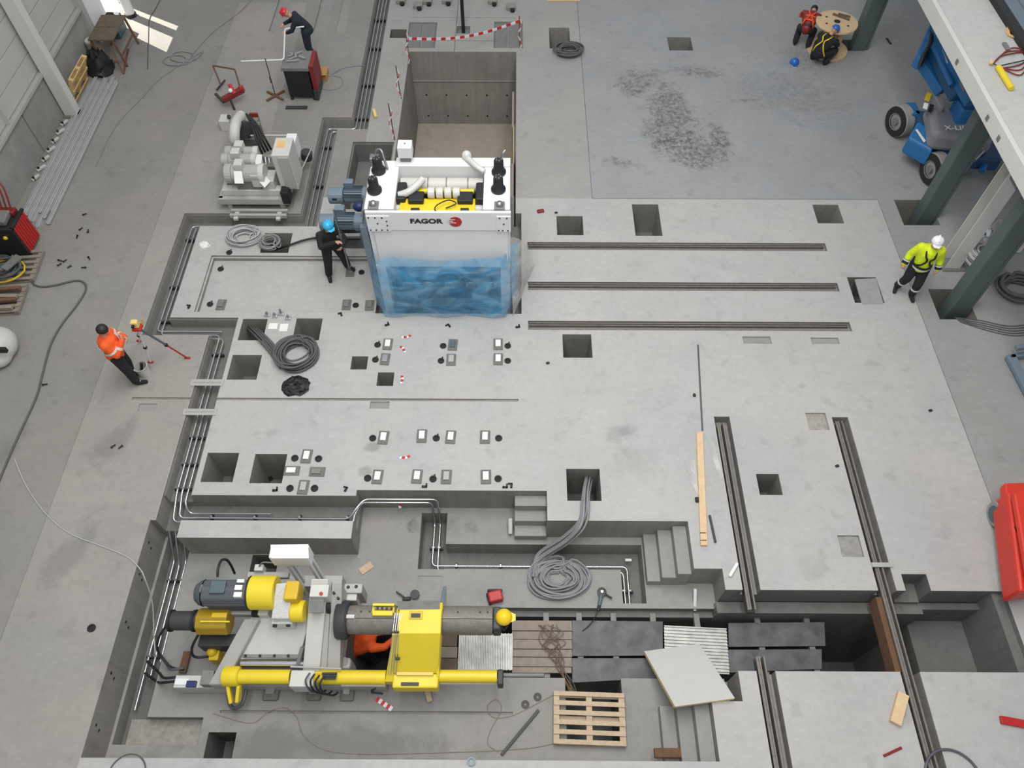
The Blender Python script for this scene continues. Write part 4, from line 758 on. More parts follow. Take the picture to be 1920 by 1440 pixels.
# gear motors on the left side
def gearmotor(y, z, x0):
    t = Q('gear_motor', MB().cyl((x0 + .36, y, z), (x0 + .78, y, z), .165, 20), 'motor_blue', sm=35)
    Q('fan_cowl', MB().cyl((x0, y, z), (x0 + .34, y, z), .185, 20), 'motor_blue', t, .02)
    for k in range(7): Q('cooling_fin', MB().box(x0 + .37, x0 + .77, y - .19 + k * .06, y - .182 + k * .06, z + .1, z + .19 - abs(k - 3) * .015), 'gear_green', t)
    Q('terminal_box', MB().box(x0 + .34, x0 + .56, y + .1, y + .26, z + .1, z + .28), 'motor_blue', t, .015)
    Q('flange', MB().cyl((x0 + .78, y, z), (x0 + .98, y, z), .2, 20), 'motor_blue', t, .02)
    Q('gear_case', MB().box(x0 + .95, x0 + 1.2, y - .55, y + .14, z - .3, z + .14), 'gear_green', t, .06)
    Q('cowl_slot', MB().box(x0 + .1, x0 + .2, y - .19, y - .15, z + .03, z + .07), 'black', t)
gearmotor(13.28, .96, -4.26); gearmotor(12.42, .96, -4.34)
Q('blue_cap', MB().ball((-3.52, 12.84, 1.03), .14, sc=(1, .8, .8)), 'navy', sm=60)
# film wrap
def filmmat(name, c, a0, a1, rough=.2):
    m = bpy.data.materials.new(name); m.use_nodes = True; nt = m.node_tree; b = nt.nodes['Principled BSDF']; L = nt.links
    b.inputs['Roughness'].default_value = rough; b.inputs['Specular IOR Level'].default_value = .9
    tc = nt.nodes.new('ShaderNodeTexCoord')
    def nz(sc, det, dist, rot, s3):
        mp = nt.nodes.new('ShaderNodeMapping'); mp.inputs['Scale'].default_value = s3; mp.inputs['Rotation'].default_value = (0, rot, 0); L.new(tc.outputs['Object'], mp.inputs[0])
        n = nt.nodes.new('ShaderNodeTexNoise'); n.inputs['Scale'].default_value = sc; n.inputs['Detail'].default_value = det; n.inputs['Distortion'].default_value = dist; L.new(mp.outputs[0], n.inputs['Vector']); return n.outputs[0]
    f1 = nz(1.3, 5, 1.5, .5, (1, 1, 2)); f2 = nz(1.7, 4, 1.6, -.4, (1, 1, 1.6))
    r = nt.nodes.new('ShaderNodeMapRange'); r.inputs[1].default_value = .36; r.inputs[2].default_value = .62; r.inputs[3].default_value = a0; r.inputs[4].default_value = a1; L.new(f1, r.inputs[0]); L.new(r.outputs[0], b.inputs['Alpha'])
    q = nt.nodes.new('ShaderNodeValToRGB'); q.color_ramp.elements[0].position = .35; q.color_ramp.elements[1].position = .66
    q.color_ramp.elements[0].color = lin(c); q.color_ramp.elements[1].color = lin(tuple(min(255, v * .6 + 100) for v in c)); L.new(f2, q.inputs[0]); L.new(q.outputs[0], b.inputs['Base Color'])
    bp = nt.nodes.new('ShaderNodeBump'); bp.inputs['Strength'].default_value = .5; bp.inputs['Distance'].default_value = .07; L.new(f2, bp.inputs['Height']); L.new(bp.outputs[0], b.inputs['Normal'])
    MATS[name] = m
filmmat('film_blue', (64, 158, 212), .3, .66); filmmat('film_clear', (190, 190, 186), .45, .75)
def sheet(rows, th=.004):   # grid of points
    v = [p for r in rows for p in r]; n = len(rows[0]); f = [(i * n + j, i * n + j + 1, (i + 1) * n + j + 1, (i + 1) * n + j) for i in range(len(rows) - 1) for j in range(n - 1)]
    return MB().add(v, f)
rw = random.Random(3); rows = []
for i in range(15):
    s = i / 14; z = 1.62 - 1.66 * s; out = .05 + .16 * math.sin(s * 2.4) + .1 * s; r = []
    for j in range(34):
        u = j / 33; x = -3.08 + 3.12 * u + .1 * s * (u - .5)
        e = min(u, 1 - u) * 33
        y = YF - .08 - out - .025 * math.sin(u * 19 + s * 5) * (0.3 + s) - rw.uniform(0, .02)
        if e < 3: y += (3 - e) * .17
        zz = z + .05 * math.sin(u * 9) * (1 - s) - (.14 * max(0, u - .86) / .14 if s > .9 else 0)
        r.append((x, y, max(zz, .015)))
    rows.append(r)
fw = tag(sheet(rows).build('film_wrap', 'film_blue', None, smooth=80, org=(-1.5, 10.4, .02), keep=True), 'crumpled translucent blue film wrapped round the foot of the white mill stand', 'film')
rows = []
for i in range(9):
    s = i / 8; r = []
    for j in range(9):
        u = j / 8
        a, b, c, e = Vector((-0.118, 11.340, 1.600)), Vector((0.221, 11.629, 1.200)), Vector((-0.035, 10.563, 0.020)), Vector((0.460, 11.981, 0.020))
        p = a.lerp(b, u).lerp(c.lerp(e, u), s) + Vector((0, .05 * math.sin(u * 5 + s * 4), .12 * math.sin(s * 3.14) * math.sin(u * 3.14) + .02 * math.sin(u * 12)))
        r.append((p.x, p.y, max(p.z, .015)))
    rows.append(r)
fc = tag(sheet(rows).build('clear_film', 'film_clear', None, smooth=80, org=(.2, 11, .02), keep=True), 'loose greyish clear film hanging at the right side of the mill stand', 'film')
t = thing('formwork_board', 'brown timber formwork boards standing along the right wall of the deep pit', 'boards', (-.1, 16, -2.5))
for k in range(3): MB().box(-.1 + .03 * (k % 2), -.04, 13.9 + 1.55 * k, 15.42 + 1.55 * k, -2.5, .12 - .05 * k).build('board', 'wood_old' if k != 1 else 'wood', t, .01)

# ------------------------------------------------------------------ people
STAND = dict(pelvis=(0, 0, .95), waist=(0, .01, 1.1), chest=(0, .01, 1.32), neck=(0, .02, 1.48), head=(0, .05, 1.64),
             shL=(-.19, 0, 1.41), elL=(-.25, -.02, 1.14), wrL=(-.26, .08, .91), shR=(.19, 0, 1.41), elR=(.25, -.02, 1.14), wrR=(.26, .08, .91),
             hipL=(-.1, 0, .92), knL=(-.11, .03, .5), anL=(-.11, -.02, .09), toL=(-.13, .15, .045), hipR=(.1, 0, .92), knR=(.11, .03, .5), anR=(.11, -.02, .09), toR=(.13, .15, .045),
             look=(0, 1, -.15), fL=(0, .25, -1), fR=(0, .25, -1))
def cap(mb, p, q, r1, r2=None, n=12):
    r2 = r1 if r2 is None else r2; p, q = Vector(p), Vector(q)
    mb.cyl(p, q, r1, n, r2); mb.ball(p, r1, n, 6); mb.ball(q, r2, n, 6)
def person(label, loc, rz, J, jacket, trousers, boots, hat, hat_m, group=None, vest=None, bands=None, harness=None, band_legs=False, jr=1.0):
    j = dict(STAND); j.update(J); V = {k: Vector(v) for k, v in j.items()}
    t = thing('person', label, 'person', loc, group, rz, True)
    up = (V['head'] - V['neck']).normalized(); fw = V['look'].normalized(); fw = (fw - up * fw.dot(up)).normalized(); sd = fw.cross(up)
    hc = V['head'] + up * .02
    B = MB()                                                     # the body: one continuous figure under the clothes
    cap(B, V['pelvis'], V['waist'], .12, .11); cap(B, V['waist'], V['chest'], .11, .125); cap(B, V['chest'], V['neck'], .09, .055); cap(B, V['neck'], V['head'] - up * .03, .052, .055)
    for s in (-1, 1):
        k = 'L' if s < 0 else 'R'
        cap(B, V['chest'], V['sh' + k], .07, .055); cap(B, V['sh' + k], V['el' + k], .05, .04); cap(B, V['el' + k], V['wr' + k], .04, .028)
        cap(B, V['pelvis'], V['hip' + k], .1, .09); cap(B, V['hip' + k], V['kn' + k], .08, .055); cap(B, V['kn' + k], V['an' + k], .052, .038); cap(B, V['an' + k], V['to' + k], .036, .03)
        fa = (V['wr' + k] - V['el' + k]).normalized(); fd = V['f' + k].normalized()       # the hand: palm, four bent fingers, thumb from its side
        acr = fd.cross(fa); acr = acr.normalized() if acr.length > .2 else fd.orthogonal().normalized(); pn = fd.cross(acr)
        w0 = V['wr' + k]; pc = w0 + fd * .075
        cap(B, w0, pc, .028, .03); cap(B, w0 + acr * .02 + fd * .03, pc + acr * .028, .02, .017); cap(B, w0 - acr * .02 + fd * .03, pc - acr * .028, .02, .017)
        for i, ln in enumerate((.068, .078, .072, .055)):
            b0 = pc + acr * (.033 - .022 * i); b1 = b0 + fd * ln * .55 + pn * .008; b2 = b1 + fd * ln * .3 + pn * .03; cap(B, b0, b1, .0105, .0095, 8); cap(B, b1, b2, .0095, .008, 8)
        b0 = w0 + fd * .03 + acr * .028; b1 = b0 + acr * .035 + fd * .03 + pn * .012; cap(B, b0, b1, .014, .011, 8); cap(B, b1, b1 + fd * .03 + pn * .012, .011, .009, 8)
    B.ball(hc, .1, 16, 12, (.78, .92, 1.12)); cap(B, hc - up * .06 + fw * .03, hc - up * .075 + fw * .045, .055, .04); cap(B, hc + fw * .085, hc + fw * .105 - up * .02, .013, .016, 8)
    for s in (-1, 1): B.ball(hc + sd * (.078 * s), .026, 8, 6, (.5, 1, 1.2))
    bo = B.build('body', 'skin', t, rem=.008)
    for s in (-1, 1): MB().ball(hc + fw * .083 + sd * (.031 * s) + up * .012, .011, 8, 6).build('eye', 'black', bo)
    MB().beam(hc + fw * .088 - up * .047 - sd * .022, hc + fw * .088 - up * .047 + sd * .022, .008, .01).build('mouth', 'red_dark', bo)
    C = MB(); cap(C, V['pelvis'] + up * 0, V['waist'], .145 * jr, .14 * jr); cap(C, V['waist'], V['chest'], .14 * jr, .155 * jr); cap(C, V['chest'], V['chest'].lerp(V['neck'], .75), .13 * jr, .075)
    for s in (-1, 1):
        k = 'L' if s < 0 else 'R'; cap(C, V['waist'] + (V['sh' + k] - V['chest']) * .3, V['sh' + k].lerp(V['chest'], .3), .11 * jr, .1 * jr)
        cap(C, V['chest'], V['sh' + k], .11 * jr, .083 * jr); cap(C, V['sh' + k], V['el' + k], .082 * jr, .062 * jr); cap(C, V['el' + k], V['el' + k].lerp(V['wr' + k], .93), .062 * jr, .046 * jr)
    jk = C.build('jacket', jacket, t, rem=.014)
    C = MB()
    for s in (-1, 1):
        k = 'L' if s < 0 else 'R'; cap(C, V['pelvis'], V['hip' + k], .145, .13); cap(C, V['hip' + k], V['kn' + k], .125, .098); cap(C, V['kn' + k], V['an' + k].lerp(V['kn' + k], .1), .096, .084)
    tr = C.build('trousers', trousers, t, rem=.014)
    for s in (-1, 1):
        k = 'L' if s < 0 else 'R'; C = MB(); d_ = (V['kn' + k] - V['an' + k]).normalized(); cap(C, V['an' + k] + d_ * .12, V['an' + k], .066, .06); cap(C, V['an' + k] - Vector((0, 0, .03)), V['to' + k], .052, .044)
        C.build('boot', boots, t, rem=.012)
    def ring(c, d, r, wd, m, par, nm):
        d = Vector(d).normalized(); MB().lathe(Vector(c) - d * wd / 2, d, [(0, r - .01), (0, r), (wd, r), (wd, r - .01)], 20).build(nm, m, par, smooth=40)
    if bands:
        for f in (.15, .75): c = V['waist'].lerp(V['chest'], f); ring(c, V['chest'] - V['waist'], .166 * jr, .045, bands, jk, 'reflective_band')
        for k in 'LR': ring(V['el' + k].lerp(V['wr' + k], .45), V['wr' + k] - V['el' + k], .06 * jr, .05, bands, jk, 'sleeve_band'); ring(V['sh' + k].lerp(V['el' + k], .6), V['el' + k] - V['sh' + k], .077 * jr, .045, bands, jk, 'sleeve_band')
    if harness == 'cloth_black':
        for k in 'LR':
            e_ = V['el' + k].lerp(V['wr' + k], .72); ring(e_, V['wr' + k] - V['el' + k], .054 * jr, .10, 'black', jk, 'black_cuff'); ring(V['el' + k].lerp(V['wr' + k], .62), V['wr' + k] - V['el' + k], .06 * jr, .03, 'reflective', jk, 'cuff_band')
        ring(V['pelvis'], V['waist'] - V['pelvis'], .16 * jr, .03, 'reflective', jk, 'waist_band')
    if band_legs:
        for k in 'LR': ring(V['kn' + k].lerp(V['an' + k], .45), V['an' + k] - V['kn' + k], .098, .045, 'reflective', tr, 'leg_band')
    if harness:
        b_ = jk; ch = V['chest']; bd = (V['chest'] - V['waist']).normalized(); sx = (V['shR'] - V['shL']).normalized(); fr = sx.cross(bd) * -1
        if fr.dot(V['look']) < 0: fr = -fr
        for s in (-1, 1):
            for e in (1, -1):
                pts = [ch + sx * (.1 * s) + bd * .14 + fr * .03 * e, ch + sx * (.09 * s) + bd * .05 + fr * (.155 * jr * e), ch + sx * (.03 * s) - bd * .06 + fr * (.168 * jr * e), V['waist'] + sx * (.11 * s) + fr * (.15 * jr * e), V['pelvis'] + sx * (.16 * jr * s) + fr * .02 * e]
                MB().tube(smoothpath(pts), .02, 6).build('harness_strap', harness, b_, smooth=60)
        ring(V['pelvis'].lerp(V['waist'], .4), V['waist'] - V['pelvis'], .158 * jr, .05, 'black', b_, 'harness_belt')
    if hat == 'helmet':
        o = hc + up * .035; M_ = MB().lathe(o - up * .01, up, [(0, .118), (.015, .12), (.05, .115), (.085, .095), (.11, .06), (.118, .02), (.12, .001)], 20)
        h = M_.build('helmet', hat_m, t, smooth=50); v = []; 
        MB().hexa([o + fw * .1 + sd * .09, o + fw * .1 - sd * .09, o + fw * .165 - sd * .05 - up * .01, o + fw * .165 + sd * .05 - up * .01], .012).build('helmet_peak', hat_m, h)
        MB().beam(o - fw * .09 + up * .092, o + fw * .09 + up * .092, .03, .05).build('helmet_ridge', hat_m, h, .012)
    elif hat == 'beanie':
        MB().lathe(hc + up * .0, up, [(-.02, .095), (0, .108), (.05, .106), (.09, .085), (.12, .045), (.13, .001)], 18).build('beanie', hat_m, t, smooth=60)
    elif hat == 'hair':
        MB().lathe(hc + up * .0 - fw * .015, up, [(-.05, .08), (0, .1), (.05, .098), (.09, .075), (.115, .035), (.12, .001)], 18).build('hair', hat_m, t, smooth=60)
    return t
# worker in yellow, walking towards the pit
p = (8.689, 11.240, 0.000)
person('walking worker in a yellow hi-vis jacket, black harness and white helmet', p, math.pi - .25,
       dict(elL=(-.30, -.04, 1.16), wrL=(-.34, .06, .93), elR=(.30, -.04, 1.16), wrR=(.35, .06, .93), knL=(-.13, .12, .5), anL=(-.16, .06, .09), toL=(-.2, .22, .05), anR=(.15, -.12, .09), toR=(.19, .04, .05), look=(.05, 1, -.5)),
       'cloth_yellow', 'cloth_black', 'cloth_black', 'helmet', 'helmet_white', harness='cloth_black', band_legs=True, jr=1.28)
# man in orange by the tripod, hand at his mouth
p = (-7.839, 8.794, 0.000)
person('man in an orange hi-vis vest and black beanie, hand raised, beside the tripod', p, -1.25,
       dict(pelvis=(0, -.02, .95), elL=(-.26, .12, 1.2), wrL=(-.08, .30, 1.24), elR=(.25, .1, 1.16), wrR=(.07, .29, 1.36), fL=(.8, .4, .1), fR=(-.5, .0, .9), anL=(-.1, -.03, .09), anR=(.12, .05, .09), toR=(.14, .22, .045)),
       'cloth_orange', 'cloth_black', 'cloth_black', 'beanie', 'black', bands='reflective', jr=1.25)
# worker in dark clothes with a steel bar
p = (-4.084, 11.905, -0.140)
person('worker in black overalls and cyan helmet, legs apart, holding a long steel bar', p, -2.6,
       dict(pelvis=(0, -.03, .93), chest=(0, .08, 1.3), neck=(0, .12, 1.45), head=(-.02, .17, 1.6), shL=(-.19, .08, 1.38), shR=(.19, .08, 1.38), elL=(-.30, .22, 1.15), wrL=(-.14, .4, 1.12), elR=(.27, .25, 1.2), wrR=(-.04, .42, 1.35), fL=(.7, .5, .1), fR=(-.7, .5, .1),
            knL=(-.2, .05, .5), anL=(-.26, -.02, .09), toL=(-.34, .13, .045), knR=(.17, .06, .5), anR=(.22, .02, .09), toR=(.26, .18, .045), look=(-.2, 1, -.4)),
       'cloth_black', 'cloth_black', 'cloth_black', 'helmet', 'helmet_cyan')
bar = thing('pry_bar', 'long slanting steel bar held by the worker in the cyan helmet', 'bar', (-3.821, 11.973, -0.140)); q = Vector((-3.815, 11.955, -0.120)); r = Vector((-3.719, 11.624, 2.100))
MB().tube([q, r], .022).build('shaft', 'steel', bar, smooth=60); MB().beam(q - (r - q).normalized() * .0 + Vector((0, 0, .02)), q + (r - q).normalized() * .16, .07, .02).build('tip', 'steel', bar); MB().cyl(q.lerp(r, .56), q.lerp(r, .62), .03, 10).build('collar', 'steel_dull', bar)
# man with the red helmet, bending over a white pipe
p = (-5.875, 19.987, 0.000)
person('man in navy overalls and red helmet stooping over a bent white pipe', p, 1.75,
       dict(pelvis=(0, -.08, .93), waist=(0, .0, 1.07), chest=(0, .17, 1.25), neck=(0, .29, 1.36), head=(0, .40, 1.45), shL=(-.19, .2, 1.3), shR=(.19, .2, 1.3), elL=(-.24, .34, 1.08), wrL=(-.12, .50, .96), elR=(.25, .36, 1.1), wrR=(.1, .55, 1.1), fL=(.5, .7, -.2), fR=(-.5, .7, -.2),
            anL=(-.12, -.12, .09), toL=(-.13, .05, .045), anR=(.12, .02, .09), toR=(.13, .19, .045), look=(0, .9, -.6)),
       'cloth_navy', 'cloth_navy', 'cloth_black', 'helmet', 'helmet_red', band_legs=True)
# two men at the cable reel
p = (8.402, 20.834, 0.000)
person('stooping man in dark red with orange straps and dark trousers, left of the cable reel', p, -.45,
       dict(pelvis=(0, -.1, .56), waist=(0, .0, .66), chest=(0, .16, .78), neck=(0, .29, .84), head=(0, .39, .86), shL=(-.21, .17, .82), shR=(.21, .17, .82), elL=(-.29, .34, .66), wrL=(-.17, .5, .58), elR=(.29, .36, .64), wrR=(.12, .52, .56), fL=(.3, .9, -.2), fR=(-.3, .9, -.2),
            hipL=(-.11, -.08, .54), knL=(-.2, .2, .40), anL=(-.18, -.1, .09), toL=(-.2, .08, .045), hipR=(.11, -.08, .54), knR=(.2, .18, .40), anR=(.2, -.12, .09), toR=(.22, .06, .045), look=(0, .8, -.8)),
       'red_dark', 'cloth_black', 'cloth_black', 'hair', 'black', harness='cloth_orange', bands='cloth_orange', jr=1.12)
p = (8.719, 19.988, 0.000)
person('squatting man in black with yellow harness and blue helmet by the cable reel', p, -.75,
       dict(pelvis=(0, -.2, .36), waist=(0, -.16, .5), chest=(.02, -.04, .69), neck=(.05, .05, .82), head=(.08, .12, .94), shL=(-.19, -.02, .76), shR=(.22, -.02, .74), elL=(-.28, .18, .6), wrL=(-.14, .36, .56), elR=(.3, .16, .58), wrR=(.18, .36, .58), fL=(.3, .9, 0), fR=(-.3, .9, 0),
            hipL=(-.11, -.12, .36), knL=(-.28, .2, .38), anL=(-.2, -.04, .09), toL=(-.24, .13, .045), hipR=(.11, -.12, .36), knR=(.28, .2, .38), anR=(.2, -.04, .09), toR=(.24, .13, .045), look=(0, .9, -.5)),
       'cloth_black', 'cloth_black', 'cloth_black', 'helmet', 'helmet_blue', harness='yellow', jr=1.12)
# man at work down in the pit below the mandrel
p = (-2.794, 3.842, -1.900)
person('man in an orange jacket bent over in the dark pit under the mandrel', (p[0] - .05, p[1] + .05, -2.6), -1.1,
       dict(pelvis=(0, -.2, .95), waist=(0, -.08, 1.06), chest=(0, .14, 1.2), neck=(0, .30, 1.22), head=(0, .42, 1.2), shL=(-.2, .15, 1.2), shR=(.2, .15, 1.2), elL=(-.26, .38, 1.08), wrL=(-.16, .6, 1.02), elR=(.28, .36, 1.15), wrR=(.2, .6, 1.12), fL=(.2, 1, 0), fR=(0, 1, .1), look=(0, .4, -1)),
       'cloth_orange', 'cloth_black', 'cloth_black', 'beanie', 'black', jr=1.15)

# ------------------------------------------------------------------ hydraulic unit on its frame
hu = thing('hydraulic_unit', 'off-white hydraulic pump unit with motors and a fan duct on a steel frame', 'machine', (-6.6, 14.9, 0))
def H(name, mb, m, parent=hu, bev=0., sm=None): return mb.build(name, m, parent, bev, sm)
a, b = (-7.127, 14.346, 0.350), (-5.455, 13.849, 0.350)
for k, (x0, x1, y0, y1) in enumerate(((a[0], b[0], b[1] - .04, b[1] + .08), (a[0], b[0], a[1] + 1.0, a[1] + 1.1), (a[0], a[0] + .1, b[1], a[1] + 1.05), (b[0] - .1, b[0], b[1], a[1] + 1.05))): H('frame_beam', MB().box(x0, x1, y0, y1, .18, .35), 'grey_paint', bev=.008)
H('drip_tray', MB().box(a[0] + .06, b[0] - .06, b[1] + .05, a[1] + 1.02, .2, .28), 'steel_dull')
for x in (a[0] + .15, b[0] - .25): 
    for y in (b[1], a[1] + 1.0): H('leg', MB().box(x, x + .1, y, y + .08, 0, .2), 'grey_paint')
H('front_ledge', MB().box(a[0] + .1, b[0] - .15, b[1] + .1, b[1] + .3, .3, .5), 'offwhite', bev=.01)
for k in range(2): H('skid', MB().box(a[0] + .25, b[0] - .05, b[1] - .32 + .16 * k, b[1] - .25 + .16 * k, .0, .1), 'grey_paint', bev=.006)
for x in (a[0] + .35, b[0] - .3): H('skid_tie', MB().box(x, x + .1, b[1] - .4, b[1] - .1, 0, .06), 'offwhite')
for i, (p, q, r) in enumerate((((-6.686, 14.150, 0.850), (-6.016, 14.153, 0.850), .21), ((-6.904, 14.684, 0.800), (-6.324, 14.687, 0.800), .15), ((-6.888, 14.977, 0.800), (-6.343, 14.980, 0.800), .13))):
    mo = H('pump_motor', MB().cyl((p[0], p[1], p[2]), (q[0], p[1], p[2]), r, 20), 'grey_paint', bev=.02)
    H('fan_cowl', MB().cyl((p[0] - .16, p[1], p[2]), (p[0], p[1], p[2]), r * 1.08, 20), 'grey_paint', mo, .02)
    H('terminal_box', MB().box(p[0] + .12, p[0] + .32, p[1] - .12, p[1] + .1, p[2] + r * .8, p[2] + r + .14), 'offwhite', mo, .01)
    H('motor_flange', MB().cyl((q[0] - .02, p[1], p[2]), (q[0] + .1, p[1], p[2]), r * 1.1, 20), 'offwhite', mo)
    H('motor_foot', MB().box(p[0] + .05, q[0] - .05, p[1] - r * .8, p[1] + r * .8, .28, p[2] - r * .7), 'steel_dull', mo)
H('paper_sheet', MB().hexa([(-6.562, 13.956, 1.080), (-6.376, 13.957, 1.080), (-6.273, 13.607, 1.020), (-6.482, 13.606, 1.020)], .004), 'paper'); H('paper_sheet', MB().hexa([(-5.974, 14.193, 0.800), (-5.784, 13.956, 0.780), (-5.891, 13.758, 0.760), (-6.070, 13.969, 0.800)], .004), 'paper'); H('paper_sheet', MB().hexa([(-6.276, 14.779, 0.900), (-6.105, 14.760, 0.900), (-6.048, 14.363, 0.880), (-6.195, 14.400, 0.880)], .004), 'paper')
H('filter_head', MB().tb((-6.233, 14.241, 0.950), (-5.949, 13.944, 0.950), .6), 'offwhite', bev=.015)
ca = H('control_cabinet', MB().tb((-5.592, 14.632, 1.500), (-5.186, 13.995, 1.500), .5), 'offwhite', bev=.01)
H('cabinet_door', MB().box((-5.478, 13.993, 1.500)[0] + .02, (-5.186, 13.995, 1.500)[0] - .02, (-5.186, 13.995, 1.500)[1] - .03, (-5.186, 13.995, 1.500)[1], .55, 1.45), 'grey_paint', ca, .006); H('warning_label', MB().tb((-5.518, 14.505, 1.510), (-5.342, 14.279, 1.510), 1.5), 'gold', ca)
H('back_box', MB().tb((-5.474, 15.108, 1.250), (-5.231, 14.719, 1.250), .8), 'white_paint', bev=.01)
H('post', MB().box((-5.472, 14.873, 1.250)[0], (-5.472, 14.873, 1.250)[0] + .08, (-5.472, 14.873, 1.250)[1], (-5.472, 14.873, 1.250)[1] + .08, .2, .9), 'grey_paint')
H('oil_block', MB().tb((-6.040, 14.403, 0.750), (-5.735, 13.991, 0.750), .3), 'offwhite', bev=.012); H('black_filter', MB().tb((-5.581, 14.051, 0.600), (-5.390, 13.757, 0.600), .25), 'black', bev=.02); H('black_filter', MB().cyl((-5.208, 15.355, 0.500), (-5.253, 15.356, 0.300), .14), 'dark_steel', sm=40)
H('side_bar', MB().tube([(-5.467, 15.097, 0.900), (-5.062, 15.414, 0.600), (-5.348, 14.702, 0.300)], .02), 'grey_paint', sm=60); H('side_bar', MB().tube([(-6.516, 15.472, 0.900), (-5.466, 15.478, 0.900)], .02), 'offwhite', sm=60)
dc = H('fan_duct', MB().tube(smoothpath([(-6.909, 16.238, 0.900), (-6.882, 15.807, 1.050), (-6.870, 15.500, 1.050), (-6.904, 15.372, 0.850), (-6.950, 15.485, 0.600)]), .13, 14), 'offwhite', sm=60)
H('cooler_fan', MB().cyl((-6.734, 15.826, 0.800), (-6.789, 15.654, 0.900), .22, 20), 'dark_steel', sm=40); H('duct_cap', MB().cyl((-6.974, 15.466, 0.550), (-7.051, 15.488, 0.400), .13), 'black', sm=40); H('fan_frame', MB().tb((-7.005, 16.536, 0.500), (-6.590, 15.818, 0.500), .2), 'steel_dull', bev=.01)
for k in range(4): H('hose', MB().tube(smoothpath([LP((-6.619, 15.898, 1.200), (-6.510, 15.867, 1.100), k / 3), LP((-6.357, 15.368, 1.200), (-6.203, 15.369, 1.200), k / 3), LP((-6.259, 15.106, 1.000), (-6.067, 15.187, 1.000), k / 3), LP((-6.200, 15.044, 0.700), (-6.020, 15.204, 0.700), k / 3)]), .03), 'black', sm=60)
for k in range(3): H('manifold_pipe', MB().cyl(LP((-6.128, 14.744, 0.850), (-5.941, 14.706, 0.850), k / 2), LP((-6.084, 14.500, 0.700), (-5.904, 14.501, 0.700), k / 2), .035, 10), 'steel', sm=40)
H('valve_stack', MB().tb((-5.960, 14.805, 0.800), (-5.755, 14.459, 0.800), .4), 'steel_dull', bev=.01); H('red_beam', MB().tb((-6.955, 16.907, 0.500), (-6.734, 16.843, 0.500), .4), 'red_dark', bev=.006); H('brown_box', MB().tb((-6.947, 16.932, 0.400), (-6.737, 16.713, 0.400), .2), 'wood_old', bev=.01)
H('gauge', MB().cyl((-7.511, 16.885, 0.400), (-7.531, 16.908, 0.350), .05), 'black'); H('gauge_plate', MB().tb((-7.801, 17.107, 0.300), (-7.537, 16.798, 0.300), 0), 'offwhite', bev=.01)
# ------------------------------------------------------------------ red pipe stand and its frame, cross-foot stand, work trolley
t = thing('pipe_stand', 'red pipe-vice stand with a bare steel handle frame near the top left', 'stand', (-7.898, 18.187, 0.000))
MB().tube(bend([(-8.074, 18.353, 0.350), (-8.298, 18.804, 0.600), (-7.601, 18.486, 0.700), (-7.475, 18.140, 0.450)], .02), .022).build('handle_frame', 'rust', t, smooth=60)
MB().beam((-7.873, 17.697, 0.300), (-7.369, 18.048, 0.400), .14, .16).build('red_body', 'red_dark', t, .03); MB().beam((-7.697, 18.041, 0.550), (-7.556, 17.836, 0.400), .1, .08).build('red_arm', 'red', t, .02); MB().beam((-7.431, 18.068, 0.500), (-7.375, 18.002, 0.350), .12, .1).build('red_jaw', 'red', t, .02)
MB().beam((-8.201, 18.116, 0.200), (-7.948, 17.882, 0.100), .07, .07).build('foot', 'dark_steel', t, .01); MB().beam((-7.697, 17.744, 0.300), (-7.648, 17.697, 0.000), .05, .05).build('leg', 'dark_steel', t, .008); MB().beam((-8.137, 18.888, 0.100), (-8.305, 18.497, 0.050), .04, .04).build('leg', 'dark_steel', t, .008); MB().ball((-7.640, 17.833, 0.500), .06).build('knob', 'white_paint', t, smooth=60)
t = thing('cross_stand', 'thin upright rod on a dark cross-shaped foot left of the work trolley', 'stand', (-6.654, 18.313, 0.000))
for p, q in (((-6.895, 18.461, 0.030), (-6.389, 18.106, 0.030)), ((-6.430, 18.511, 0.030), (-6.835, 18.056, 0.030))): MB().beam(p, q, .06, .05).build('foot_bar', 'rust', t, .008)
MB().tube([(-6.648, 18.318, 0.030), (-6.636, 18.330, 1.120)], .013).build('rod', 'dark_steel', t, smooth=60); MB().beam((-6.652, 18.281, 0.600), (-6.592, 18.117, 0.550), .03, .03).build('clamp', 'dark_steel', t)
t = thing('flat_bar', 'short dark steel bar on the floor in front of the work trolley', 'bar', (-6.001, 17.845, 0.000)); MB().tb((-6.267, 17.835, 0.040), (-5.681, 17.722, 0.040), .0).build('bar', 'dark_steel', t, .006)
t = thing('work_trolley', 'black tool trolley with a grey top full of steel pieces and a red side', 'trolley', (-6.005, 18.316, 0.000))
a, b = (-6.224, 18.883, 1.000), (-5.482, 18.092, 1.000)
MB().box(a[0], b[0], b[1], a[1], .9, 1.0).build('top_tray', 'steel_dull', t, .01); MB().box(a[0] + .04, b[0] - .04, b[1] + .03, a[1], .12, .9).build('body', 'black', t, .02); MB().box(b[0], b[0] + .12, b[1], a[1] - .05, .35, 1.05).build('red_side', 'red_dark', t, .02); MB().box(b[0] - .02, b[0] + .1, b[1] - .02, a[1] - .1, .05, .35).build('side_panel', 'dark_steel', t, .02)
for p, q in (((-6.091, 18.569, 1.030), (-5.755, 18.789, 1.030)), ((-6.038, 18.424, 1.030), (-5.814, 18.618, 1.030)), ((-6.097, 18.352, 1.030), (-5.779, 18.402, 1.030)), ((-6.044, 18.715, 1.030), (-5.620, 18.475, 1.030))): MB().beam(p, q, .04, .03).build('offcut', 'steel_bright', t)
for x in (a[0] + .08, b[0] - .05):
    for y in (b[1] + .08, a[1] - .08): MB().cyl((x - .03, y, .06), (x + .03, y, .06), .06).build('wheel', 'black_rubber', t)
